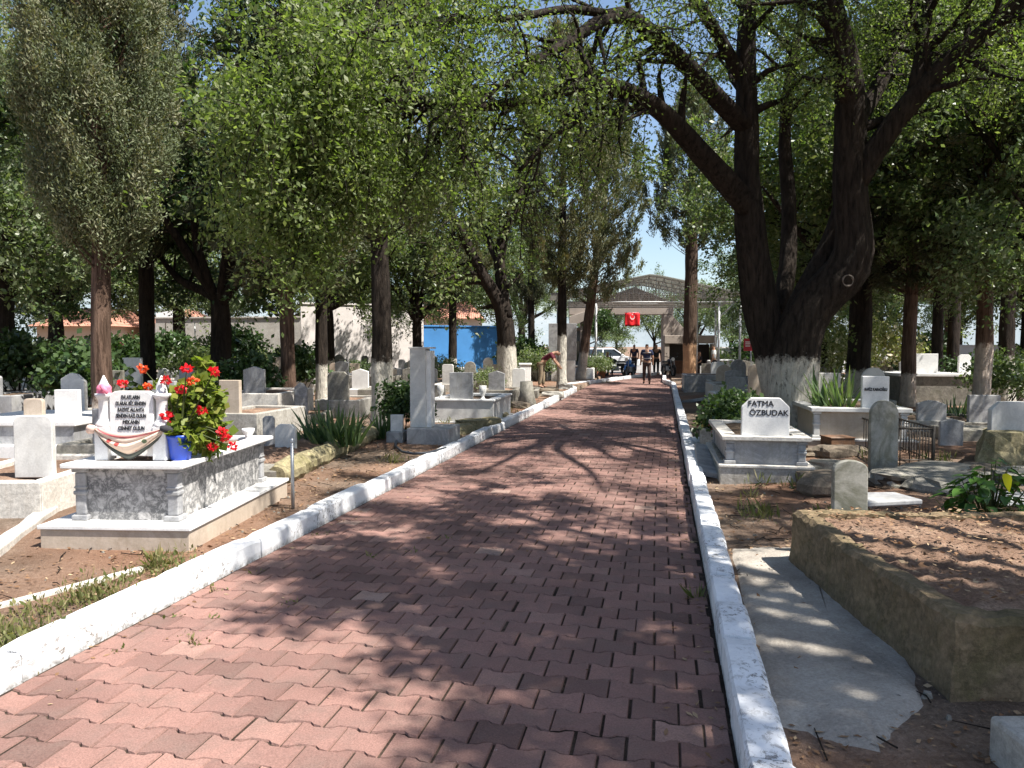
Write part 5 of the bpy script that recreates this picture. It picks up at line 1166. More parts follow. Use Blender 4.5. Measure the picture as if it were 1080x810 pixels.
# broad leaved plant
def big_leaf_plant():
    B = G(1040, 560, 0.15); t = thing('broad_leaved_plant', 'broad leaved green plant with one yellow leaf behind the mossy grave', 'plant', (B.x+0.10, B.y+0.12, gz(B.x, B.y)))
    r2 = random.Random(6); st = MB(); V = {0: [], 1: []}; FA = {0: [], 1: []}; VY = {0: [], 1: []}
    for i in range(150):
        a = r2.uniform(0, 6.28); rr = 0.31*math.sqrt(r2.random()); h = r2.uniform(0.16, 0.66)*(1-0.35*rr/0.3); c = Vector((math.cos(a)*rr, math.sin(a)*rr*0.8, h))
        if i % 3 == 0: st.tube([(0, 0, -0.02), c*0.6, c], [0.01, 0.007, 0.003], 5, cap=False)
        d = Vector((math.cos(a+r2.uniform(-.7, .7)), math.sin(a+r2.uniform(-.7, .7)), r2.uniform(-0.7, 0.25))).normalized(); s_ = d.cross(Vector((0, 0, 1))).normalized(); u = s_.cross(d)
        L = r2.uniform(0.08, 0.17); W = L*0.62; k = 1 if i == 7 else 0
        if k: c = Vector((-0.04, -0.26, 0.52)); L = 0.13; W = 0.09; d = Vector((-0.2, -0.3, -0.7)).normalized()
        pr_ = [(0, 0.0), (0.12, 0.42), (0.35, 0.5), (0.65, 0.36), (1, 0.0)]; b0 = len(V[k])
        for tt, wv in pr_:
            p = c+d*(L*tt)-u*(0.25*L*tt*tt); V[k] += [p-s_*wv*W+u*0.12*wv*W*2, p, p+s_*wv*W+u*0.12*wv*W*2]; VY[k] += [r2.random() if tt == 0 else VY[k][-1]]*3
        for q in range(4):
            FA[k] += [(b0+3*q, b0+3*q+1, b0+3*q+4, b0+3*q+3), (b0+3*q+1, b0+3*q+2, b0+3*q+5, b0+3*q+4)]
    st.build('stem', M['grass'], t)
    for k, nm, mt in ((0, 'foliage', m_leaf('glossy_leaf', (0.035, 0.085, 0.02), (0.08, 0.16, 0.035), 0.3, 0.3)), (1, 'yellow_leaf', m_leaf('yellow_leaf', (0.6, 0.55, 0.03), (0.65, 0.6, 0.05), 0.4, 0.4))):
        me = bpy.data.meshes.new(nm); me.from_pydata([tuple(v) for v in V[k]], [], FA[k]); q = me.attributes.new('vary', 'FLOAT', 'POINT'); q.data.foreach_set('value', VY[k])
        me.polygons.foreach_set('use_smooth', [True]*len(FA[k])); me.materials.append(mt); link(bpy.data.objects.new(nm, me), t)
big_leaf_plant()
# ------------------------------------------------------------------ repeated graves in rows on both sides
KINDS = [('rect', 'square topped'), ('clip', 'corner clipped'), ('round', 'round topped'), ('gable', 'peaked'), ('low', 'low arched'), ('soft', 'soft cornered'), ('slant', 'slant shouldered')]
HM = [('marble', 'white marble'), ('marble_grey', 'blue grey'), ('travertine', 'beige'), ('old_stone', 'dark'), ('marble_new', 'bright white')]
SM = [('concrete', 'rough concrete'), ('concrete_pale', 'pale concrete'), ('marble', 'white marble'), ('old_stone', 'dark stone'), ('marble_grey', 'grey marble')]
TREEXY = [(o.location.x, o.location.y) for o in COL.objects if o.parent is None and o.type == 'EMPTY' and o.get('category') == 'tree']
MARKS = [(o.location.x, o.location.y, s_) for o, s_ in [(q, {'tree': 'the '+' '.join(q['label'].split()[:3])}.get(q.get('category'))) for q in COL.objects if q.parent is None and q.get('label')] if s_ and q is not None]
LM = [(base_at(157, 19), 'the bare trunked dark cypress'), (base_at(233, 18.5), 'the black broadleaf trunk'), (base_at(303, 16.2), 'the dense dark cypress'), (base_at(340, 19), 'the slim white footed cypress'), (base_at(402, 13.2), 'the straight black cypress'), (base_at(478, 31), 'the slender blue-wall cypress'), (base_at(535, 24.5), 'the forked whitewashed tree'), (base_at(593, 26.5), 'the leaning dark cypress'),
      (base_at(60, 27), 'the red roofed house tree'), (base_at(107, 10.3), 'the olive cypress'), (base_at(190, 30), 'the white walled house tree'), (base_at(836, 12.2), 'the great forked tree'), (base_at(958, 17.5), 'the pale footed cypress'), (base_at(988, 20), 'the thin reddish trunk'), (base_at(1036, 15.6), 'the leaning thick cypress'), (base_at(915, 31), 'the blossoming bushes'), (base_at(727, 30), 'the orange washed trunk'), (base_at(345, 30.5), 'the long pale wall'), (base_at(10, 21), 'the pale edge tree')]
used = {}
rg3 = random.Random(77)
def fill_graves(side):
    v = 8.0 if side < 0 else 10.5
    while v < 36:
        u = -4.1 if side < 0 else 1.9
        end = -20 if side < 0 else 17
        while (u > end if side < 0 else u < end):
            uu = u+rg3.uniform(-.15, .15); vv = v+rg3.uniform(-.35, .35); p = pv(uu, vv)
            px = 540+F*p.x/p.y
            sk = rg3.random(); kd = rg3.choice(KINDS); hm = rg3.choice(HM); sm = rg3.choice(SM); hw = rg3.uniform(0.32, 0.5); hh = rg3.uniform(0.42, 0.72); sh_ = rg3.uniform(0.22, 0.5); rz = PANG*0.7+R(rg3.uniform(-4, 4)); bare = rg3.random() < 0.15
            u += side*1.25
            if sk < 0.08 or not (-30 < px < 1110): continue
            if any((p.x-k[0])**2+(p.y+0.9-k[1])**2 < (k[2]+0.5)**2 for k in KEEP): continue
            if any(abs(p.x-x) < 0.85 and -0.5 < y-p.y < 2.2 for x, y in TREEXY): continue
            near = sorted((math.hypot(q.x-p.x, q.y-p.y), i) for i, (q, _) in enumerate(LM))[0][1]; lmk = LM[near]
            rel = 'beyond' if p.y > lmk[0].y+0.8 else 'before' if p.y < lmk[0].y-0.8 else 'level with'
            base = f"{hm[1]} {kd[1]} stone on {'bare earth' if bare else sm[1]} {rel} {lmk[1]}"
            c = used.get(base, 0); used[base] = c+1
            lab = base if c == 0 else base.replace(rel, ('further '+rel) if c == 1 else 'furthest '+rel)
            grave(lab, (p.x, p.y, gz(p.x, p.y)-0.02), rz, rg3.uniform(0.85, 1.1), 0 if bare else rg3.uniform(1.4, 1.7), 0 if bare else sh_, sm[0], hm[0], kd[0], hw, hh, 0.08, 0.1, rg3.choice(['soil', 'soil_dark']), group='graves in rows under the trees')
        v += 2.1
fill_graves(-1); fill_graves(1)
# ------------------------------------------------------------------ weeds, litter
def weeds(name, label, spots, seed, n=60, L=0.16, W=0.012, mat='grass', leafy=0.5):
    rg = np.random.default_rng(seed); P = []; D = []
    for (x, y, r, k) in spots:
        m = int(n*k); q = rg.normal(size=(m, 2))*r*0.5
        for (dx, dy) in q:
            P.append((x+dx, y+dy, gz(x+dx, y+dy)+0.0+(rg.random()*0.07 if rg.random() < leafy else 0))); D.append((rg.normal()*0.5, rg.normal()*0.5, 1.0))
    me = leaf_cloud(name, np.array(P), L, W, M[mat], np.array(D), 0.75, rg)
    return tag(link(bpy.data.objects.new(name, me)), label, kind='stuff')
sp = []
for k in range(26):
    u = UL-0.17-0.05-abs(rng.normal())*0.14; v = 2.2+rng.random()*2.3; p = pv(u, v); sp.append((p.x, p.y, 0.16, 1.0))
weeds('grass', 'scrubby weeds along the sunlit kerb', sp, 3, 60, 0.036, 0.016)
weeds('grass', 'dry blades among the weeds along the kerb', sp, 4, 38, 0.08, 0.004)
sp = [(*gb(px, py)[:2], r, k) for px, py, r, k in ((163, 600, 0.05, 1), (805, 545, 0.12, 1.0), (825, 500, 0.1, 1), (790, 525, 0.1, 0.4), (880, 470, 0.2, 0.7), (415, 488, 0.15, 1.2), (470, 447, 0.2, 0.6), (1020, 540, 0.2, 0.6), (1000, 520, 0.15, 0.5), (735, 640, 0.03, 0.4), (930, 470, 0.2, 1), (540, 435, 0.4, 1.0), (640, 405, 0.5, 3))]
weeds('grass', 'small weed tufts among the graves', sp, 5, 60, 0.11, 0.014)
sp = []
for k in range(110):
    u_ = rg3.uniform(UL-9, UL-0.4) if k % 2 else rg3.uniform(UR+0.5, UR+8); p = pv(u_, rg3.uniform(6, 24)); sp.append((p.x, p.y, 0.22, rg3.uniform(0.3, 1.0)))
weeds('grass', 'low weeds scattered between the graves', sp, 6, 60, 0.12, 0.014)
sp = []
for k in range(16): 
    p = pv(UL+0.05+rng.random()*1.3, 3+rng.random()*3); sp.append((p.x, p.y, 0.04, 1))
rgl = np.random.default_rng(8); P = []
for (x, y, r, k) in sp:
    for _ in range(10): P.append((x+rgl.normal()*0.03, y+rgl.normal()*0.03, 0.0))
D = rgl.normal(size=(len(P), 3))*0.6+np.array([0, 0, 0.6]); tag(link(bpy.data.objects.new('grass', leaf_cloud('joint_weeds', np.array(P), 0.03, 0.012, M['grass'], D, 0.7))), 'tiny weeds growing in the paving joints', kind='stuff')
P = []
for k in range(8200):
    side = rgl.random() < 0.6
    u = UR+0.2+abs(rgl.normal())*1.3 if side else UL-0.2-abs(rgl.normal())*0.8; v = 2.3+rgl.random()*11
    p = pv(u, v); P.append((p.x, p.y, gz(p.x, p.y)+0.012))
for k in range(420):
    e = rgl.random(); u = UR-0.03-abs(rgl.normal())*0.10 if e < 0.5 else UL+0.03+abs(rgl.normal())*0.16 if e < 0.85 else rgl.uniform(UL, UR); p = pv(u, 2.2+rgl.random()*10); P.append((p.x, p.y, 0.006))
for k in range(1500): P.append((2.0+rgl.random()*1.8, 3.2+rgl.random()*1.9, 0.475))
D = rgl.normal(size=(len(P), 3)); D[:, 2] *= 0.12
tag(link(bpy.data.objects.new('dry_leaves', leaf_cloud('dry_leaves', np.array(P), 0.035, 0.015, M['litter'], D, 0.97, up=0.9))), 'dry leaves and bark flakes littering earth and path edges', kind='stuff')

def twigs(n, seed):
    r_ = random.Random(seed); mb = MB()
    for k in range(n):
        u = UR+0.25+abs(r_.gauss(0, 1.2)) if r_.random() < 0.75 else UL-0.25-abs(r_.gauss(0, 0.6)); p = pv(u, 2.4+r_.random()*9); z = gz(p.x, p.y)+0.012
        a = r_.uniform(0, 6.28); L = r_.uniform(0.05, 0.28); q = Vector((p.x+L*math.cos(a), p.y+L*math.sin(a), 0)); m_ = (p+q)/2+Vector((r_.uniform(-.02, .02), r_.uniform(-.02, .02), 0))
        mb.tube([(p.x, p.y, z), (m_.x, m_.y, gz(m_.x, m_.y)+0.016), (q.x, q.y, gz(q.x, q.y)+0.01)], [0.004, 0.0035, 0.002], 4, cap=False)
    tag(mb.build('fallen_twigs', M['bark'], None), 'fallen twigs scattered over the bare earth', kind='stuff')
    mb = MB()
    for k in range(480):
        u = UR+0.22+abs(r_.gauss(0, 1.3)) if r_.random() < 0.7 else UL-0.25-abs(r_.gauss(0, 0.7)); p = pv(u, 2.3+r_.random()*9); s_ = r_.uniform(0.005, 0.017)*(2.0 if r_.random() < 0.06 else 1)
        z = gz(p.x, p.y)+s_*0.2; vs = [(p.x+s_*r_.uniform(.6, 1.2)*math.cos(k_*1.256+r_.random()*.5), p.y+s_*r_.uniform(.6, 1.2)*math.sin(k_*1.256+r_.random()*.5), z) for k_ in range(5)]
        mb.add([(x, y, zz-s_*0.6) for x, y, zz in vs]+[(p.x+(x-p.x)*0.6, p.y+(y-p.y)*0.6, zz+s_*0.5) for x, y, zz in vs], [(i, (i+1) % 5, 5+(i+1) % 5, 5+i) for i in range(5)]+[(5, 6, 7, 8, 9)])
    tag(mb.build('gravel', M['old_stone'], None), 'small stones scattered over the bare earth', kind='stuff')
twigs(420, 5)
# ------------------------------------------------------------------ gateway, canopy, walls, houses
def X(px, Y): return (px-540)/F*Y
def Z(py, Y): return at(540, py, Y).z
GY = 43.0
gt = thing('gateway', 'concrete cemetery gateway with wide lintel, dark gable and stepped wing wall', 'gateway', (X(660, GY), GY, 0), R(-3))
def gx(px): return X(px, GY)-X(660, GY)
def gzz(py): return Z(py, GY)
MB().b2(gx(600), gx(708), -0.4, 0.4, gzz(332), gzz(319)).build('lintel', M['gate_conc'], gt, 0.02)
MB().b2(gx(697.5), gx(708), -0.39, 0.39, -0.05, gzz(332.2)).build('pier', M['gate_conc'], gt, 0.02)
MB().b2(gx(612), gx(622), -0.39, 0.39, -0.05, gzz(332.2)).build('pier', M['gate_conc'], gt, 0.02)
MB().prism([(gx(708.2), gzz(364)), (gx(724), gzz(364)), (gx(724), gzz(352)), (gx(708.2), gzz(334))], -0.34, 0.34).build('wing_wall', M['gate_conc'], gt, 0.02)
MB().prism([(gx(600), gzz(346)), (gx(646), gzz(325)), (gx(646), gzz(319.5)), (gx(600), gzz(334))], -0.55, -0.41).build('sloping_beam', M['gate_conc'], gt, 0.02)
MB().prism([(gx(622), gzz(318.6)), (gx(706), gzz(318.6)), (gx(668), gzz(303))], -0.3, 1.8).build('gable', M['dark_wood'], gt, 0.02)
MB().b2(gx(697), gx(750), -1.2, -0.5, gzz(362.5), gzz(354)).build('kiosk_lintel', M['gate_conc'], gt, 0.02)
MB().b2(gx(697), gx(702), -1.15, -0.55, -0.05, gzz(362.7)).build('kiosk_pier', M['gate_conc'], gt, 0.02)
MB().b2(gx(745), gx(750), -1.15, -0.55, -0.05, gzz(362.7)).build('kiosk_pier', M['gate_conc'], gt, 0.02)
MB().b2(gx(702), gx(745), -0.5, -0.42, -0.05, gzz(363)).build('kiosk_back', M['dark_wood'], gt)
MB().b2(gx(702.2), gx(744.8), -1.1, -0.75, -0.05, gzz(380)).build('counter', m_plain('counter_boards', (0.14, 0.07, 0.045), 0.8), gt, 0.02)
# side building left of the gate
kb = thing('gatehouse', 'low blue grey gatehouse half hidden by dark ivy left of the gate', 'building', (X(606, GY), GY+0.6, 0), R(-3))
MB().b2(-1.0, 0.85, 0, 3.0, -0.1, 2.5).build('wall', m_plain('gatehouse_wall', (0.22, 0.28, 0.33), 0.85), kb, 0.02)
for x in (-0.55, 0.2): 
    w_ = MB().b2(x-0.2, x+0.25, -0.03, 0.02, 0.7, 1.9).build('window', M['glass'], kb); MB().b2(x-0.25, x-0.2, -0.05, 0.02, 0.65, 1.95).build('frame', M['metal_white'], w_)
MB().b2(-1.15, 1.0, -0.25, 3.1, 2.5, 2.68).build('roof', M['gate_conc'], kb, 0.02)
# flag hanging under the lintel
FYp = GY-0.75
fl = thing('flag', 'red flag with white crescent and star hanging under the gate lintel', 'flag', (X(666.5, FYp), FYp, Z(344, FYp)))
fw, fh = 15.5/F*FYp, 14/F*FYp; mb = MB(); vs = []; n = 14
for j in range(8):
    for i in range(n): vs.append((-fw/2+fw*i/(n-1), 0.03*math.sin(i*0.9+j*0.2), fh*j/7))
mb.add(vs, [(j*n+i, j*n+i+1, (j+1)*n+i+1, (j+1)*n+i) for j in range(7) for i in range(n-1)], True); fo = mb.build('cloth', M['red'], fl)
so_ = fo.modifiers.new('thick', 'SOLIDIFY'); so_.thickness = 0.006
def cres(cx, cz, r):
    o = [(cx+r*math.cos(a), cz+r*math.sin(a)) for a in np.linspace(R(130), R(410), 20)]
    o += [(cx+0.0*r+0.8*r*math.cos(a), cz+0.25*r+0.8*r*math.sin(a)) for a in np.linspace(R(420), R(120), 18)]
    return o
MB().prism(cres(0, fh*0.66, fh*0.17), -0.05, -0.042).build('crescent', M['white'], fl)
MB().prism([(fh*0.075*(1 if k % 2 == 0 else 0.4)*math.sin(k*math.pi/5)*-1, fh*0.88+fh*0.075*(1 if k % 2 == 0 else 0.4)*math.cos(k*math.pi/5)) for k in range(10)], -0.05, -0.042).build('star', M['white'], fl)
MB().tube([(-fw/2-0.05, 0, fh+0.02), (fw/2+0.05, 0, fh+0.02)], 0.012, 6).build('cord', M['metal'], fl)
# steel canopy before the gate
CY0, CY1 = 35.5, 40.5
cx0, cx1 = X(588, CY0), X(779, CY0)
cn = thing('steel_canopy', 'wide grey steel truss canopy with shallow sloping sheet roof in front of the gate', 'canopy', ((cx0+cx1)/2, CY0, 0), R(-2))
hw = (cx1-cx0)/2; ap = X(686, CY0)-(cx0+cx1)/2
def roofz(x): 
    t = abs(x-ap)/(hw-ap if x > ap else hw+ap); return Z(291, CY0)-(Z(291, CY0)-Z(311, CY0))*(t**1.05)
mb = MB(); n = 24; vs = []
for y in (-0.3, CY1-CY0):
    for i in range(n+1): x = -hw-0.3+(2*hw+0.6)*i/n; vs.append((x, y, roofz(max(-hw, min(hw, x)))+0.08))
mb.add(vs, [(i, i+1, n+2+i, n+1+i) for i in range(n)]); ro = mb.build('sheet_roof', M['roof_grey'], cn); q = ro.modifiers.new('thick', 'SOLIDIFY'); q.thickness = 0.03
zb = Z(318.5, CY0)
for y in (0.0, 1.6, 3.3, 4.9):
    mb = MB(); xs = np.linspace(-hw, hw, 25)
    mb.tube([(x, y, roofz(x)) for x in xs], 0.035, 6); mb.tube([(-hw, y, zb), (hw, y, zb)], 0.035, 6)
    for i in range(len(xs)):
        mb.tube([(xs[i], y, zb), (xs[i], y, roofz(xs[i]))], 0.02, 4)
        if i < len(xs)-1: a, b_ = (zb, roofz(xs[i+1])) if i % 2 else (roofz(xs[i]), zb); mb.tube([(xs[i], y, a), (xs[i+1], y, b_)], 0.016, 4)
    mb.tube([(-hw, y, (zb+roofz(ap))/2-0.2), (hw, y, (zb+roofz(ap))/2-0.2)], 0.018, 4)
    mb.build('truss', M['metal_white'], cn)
for px in (757, 779, 628.5, 591):
    for y in ((0, 4.9)):
        x = X(px, CY0)-(cx0+cx1)/2
        if px in (628.5,) and y == 0: pass
        MB().tube([(x, y, -0.1), (x, y, zb-0.02)], 0.055, 8).build('post', M['metal_white'], cn)
x = X(757, CY0)-(cx0+cx1)/2; MB().tube([(x+0.02, 0, zb-0.75), (x+0.72, 0, zb-0.03)], 0.03, 6).build('brace', M['metal_white'], cn)
# long walls on the left
def wall(name, label, x0, y0, x1, y1, h, mat, th=0.25, cap=True, z0=-0.1):
    a = math.atan2(y1-y0, x1-x0); L = math.hypot(x1-x0, y1-y0); t = thing(name, label, 'wall', (x0, y0, 0.1), a)
    MB().b2(0, L, 0, th, z0-0.2, h).build('masonry', M[mat], t)
    if cap: MB().b2(-0.03, L+0.03, -0.05, th+0.05, h, h+0.08).build('coping', M[mat], t, 0.01)
    return t
wall('rendered_wall', 'long pale pinkish rendered wall behind the slim painted trunks', X(318, 36), 36, X(447, 38), 38, Z(322, 37)-0.1, 'render_pale')
wall('blue_wall', 'bright blue painted wall behind the forked whitewashed tree', X(446, 39), 39, X(541, 41), 41, Z(345, 40)-0.1, 'blue_wall')
wall('low_wall', 'stained grey wall closing the graves behind the geranium', X(165, 38), 38, X(318, 37), 37, 2.9, 'concrete_pale')
def house(label, px0, px1, Y, zeave, ridge, mat, depth=6, wins=2, rz=0.0):
    x0, x1 = X(px0, Y), X(px1, Y); t = thing('house', label, 'house', ((x0+x1)/2, Y, 0), rz); w2 = (x1-x0)/2
    MB().b2(-w2, w2, 0, depth, -0.1, zeave).build('wall', M[mat], t)
    mb = MB(); o = 0.35
    vs = [(-w2-o, -o, zeave), (w2+o, -o, zeave), (w2+o, depth+o, zeave), (-w2-o, depth+o, zeave), (-w2+0.8, depth/2, ridge), (w2-0.8, depth/2, ridge)]
    mb.add(vs, [(0, 1, 5, 4), (2, 3, 4, 5), (1, 2, 5), (3, 0, 4), (3, 2, 1, 0)]); mb.build('roof', M['tiles'], t)
    for i in range(wins):
        x = -w2+(i+0.5)*2*w2/wins; w_ = MB().b2(x-0.5, x+0.5, -0.02, 0.03, 1.0, 2.1).build('window', M['glass'], t)
        MB().b2(x-0.56, x+0.56, -0.05, 0.02, 0.93, 1.0).build('sill', M['render_white'], w_)
    return t
house('beige house with orange red tiled roof far beyond the graves', 40, 118, 44, Z(344, 44), Z(325, 47), 'render_beige')
house('small white house with tiled roof behind the bare dark cypress', 150, 196, 46, Z(341, 46), Z(326, 49), 'render_white', wins=1)
house('house with tiled roof rising over the pale rendered wall', 425, 505, 52, Z(336, 52), Z(318, 55), 'render_beige')
# leaning white gable wall seen between trunks
w_ = thing('gable_wall', 'tall white gable wall between the black trunk and bare dark cypress', 'wall', (X(166, 41), 41, 0), 0.1); MB().prism([(0, -0.1), (2.2, -0.1), (0.9, 3.6), (0.0, 3.4)], 0, 0.3).build('masonry', M['render_white'], w_)
# pipe frame swing like rack
fr = thing('pipe_frame', 'thin pale pipe frame standing before the stained grey wall', 'frame', (X(191, 29), 29, 0.1), 0.1)
mb = MB(); mb.tube([(-0.55, 0, -0.1), (-0.55, 0, 2.4), (0.55, 0, 2.4), (0.55, 0, -0.1)], 0.025, 6); mb.build('hoop', M['metal_white'], fr)
MB().tube([(-0.55, 0, 1.2), (0.55, 0, 1.2)], 0.02, 6).build('crossbar', M['metal_white'], fr)
tk = thing('water_tank', 'small dark red container hanging by the cypress trunk', 'container', (X(128, 24), 24, 1.0)); MB().lathe([(0.05, 0), (0.16, 0.08), (0.2, 0.4), (0.16, 0.66), (0.06, 0.72)], (0, 0, 0.0), 12).build('shell', M['maroon'], tk); MB().tube([(0, 0, -1.05), (0, 0, 0.01)], 0.04, 6).build('stand', M['metal'], tk)
# right: boundary wall, notice board, table
wall('boundary_wall', 'white boundary wall beyond the canopy posts', X(752, 46), 46, X(1010, 46), 46, 1.35, 'render_white')
wall('boundary_wall', 'pale boundary wall closing the graves on the cypress side', X(1010, 46), 46, X(1230, 40), 40, 1.5, 'render_pale')
nb = thing('notice_board', 'red notice board with pale lines of lettering on a post', 'sign', (X(792, 41), 41, 0)); z0 = Z(370, 41)
MB().b2(-0.42, 0.42, -0.03, 0.03, z0, Z(357, 41)).build('board', m_plain('red_board', (0.45, 0.03, 0.05), 0.5), nb, 0.01); MB().tube([(0, 0.05, -0.1), (0, 0.05, z0+0.3)], 0.04, 8).build('post', M['metal'], nb)
mb = MB()
for i, zz in enumerate((0.46, 0.36, 0.24)):
    for x in (-0.2, 0.17): mb.b2(x-0.14, x+0.13, -0.04, -0.03, z0+zz, z0+zz+0.055)
mb.build('lettering', M['white_letter'], nb)
tb = thing('white_table', 'small white pedestal table under the canopy post', 'table', (X(765, 36.5), 36.5, 0.02)); MB().b2(-0.36, 0.36, -0.3, 0.3, 0.86, 0.92).build('tabletop', M['white'], tb, 0.01)
for x in (-0.14, 0.14): MB().b2(x-0.05, x+0.05, -0.05, 0.05, -0.02, 0.86).build('leg', M['white'], tb, 0.006)
dr = thing('white_drum', 'white plastic drum beside the kiosk counter', 'drum', (X(751, 39), 39, 0.0)); MB().lathe([(0.24, 0), (0.26, 0.05), (0.27, 0.4), (0.26, 0.8), (0.24, 0.86), (0.22, 0.86)], (0, 0, 0), 16).build('drum', M['white'], dr)
for i, (px, Y) in enumerate(((620, 36.5), (629, 37.6))):
    pl = thing('terracotta_pot', ('clay pot with small shrub at the kerb corner', 'clay pot with small shrub nearer the blue motorcycle')[i], 'flower pot', (X(px, Y)+0.3, Y, 0.0)); MB().lathe([(0.13, 0), (0.2, 0.3), (0.22, 0.34), (0.19, 0.34)], (0, 0, 0), 14).build('pot', M['terracotta'], pl)
    link(bpy.data.objects.new('foliage', leaf_cloud('pot_leaves', rng.normal(size=(160, 3))*0.15+np.array([0, 0, 0.55]), 0.12, 0.07, M['leaf_mid'])), pl)
wb = thing('white_planter', 'low white concrete planter at the foot of the rough brown cypress', 'planter', (X(609, 34), 34, 0.05), PANG); MB().b2(-0.75, 0.75, -0.4, 0.4, -0.1, 0.55).build('box', M['white'], wb, 0.03); soil_bed(wb, 1.3, 0.6, 0.56, 'soil_dark', -0.3)
sl_ = thing('grey_headstone', 'large plain grey slab standing behind the leaning dark cypress', 'grave', (X(594, 31), 31, 0.1), R(-8)); MB().b2(-0.5, 0.5, 0, 0.15, 0, 0.9).build('base', M['marble'], sl_, 0.01); MB().b2(-0.62, 0.55, 0.02, 0.12, 0.9, 2.45).build('slab', M['marble_grey'], sl_, 0.01)
# ------------------------------------------------------------------ hills
mb = MB(); n = 60; vs = []
for i in range(n+1):
    a = R(-75+150*i/n); r = 1500; x = r*math.sin(a); y = r*math.cos(a)
    h = 70+150*math.exp(-((math.degrees(a)+33)/14)**2)+40*math.exp(-((math.degrees(a)-30)/18)**2)+10*math.sin(i*1.1)+6*math.sin(i*2.7)
    vs += [(x, y, -5), (x*1.15, y*1.15, h), (x*1.5, y*1.5, h*0.7)]
mb.add(vs, [(3*i+k, 3*i+3+k, 3*i+4+k, 3*i+1+k) for i in range(n) for k in (0, 1)], True); tag(mb.build('hills', M['hill']), 'wooded hills on the horizon', kind='structure')
# ------------------------------------------------------------------ people
def skin(name, edges_pts, mat, parent, root=0, lvl=2):
    """edges_pts: list of chains; each chain is a list of (x,y,z,r); chains join where points coincide"""
    V = []; Rr = []; E = []; idx = {}
    for ch in edges_pts:
        prev = None
        for (x, y, z, r) in ch:
            k = (round(x, 3), round(y, 3), round(z, 3))
            if k not in idx: idx[k] = len(V); V.append((x, y, z)); Rr.append(r)
            if prev is not None and prev != idx[k]: E.append((prev, idx[k]))
            prev = idx[k]
    me = bpy.data.meshes.new(name); me.from_pydata(V, E, []); o = link(bpy.data.objects.new(name, me), parent)
    sk = o.modifiers.new('skin', 'SKIN'); sk.use_smooth_shade = True
    for i, d in enumerate(me.skin_vertices[0].data):
        r = Rr[i]; d.radius = r if hasattr(r, '__len__') else (r, r); d.use_root = (i == root)
    s_ = o.modifiers.new('sub', 'SUBSURF'); s_.levels = lvl; s_.render_levels = lvl; me.materials.append(mat); return o
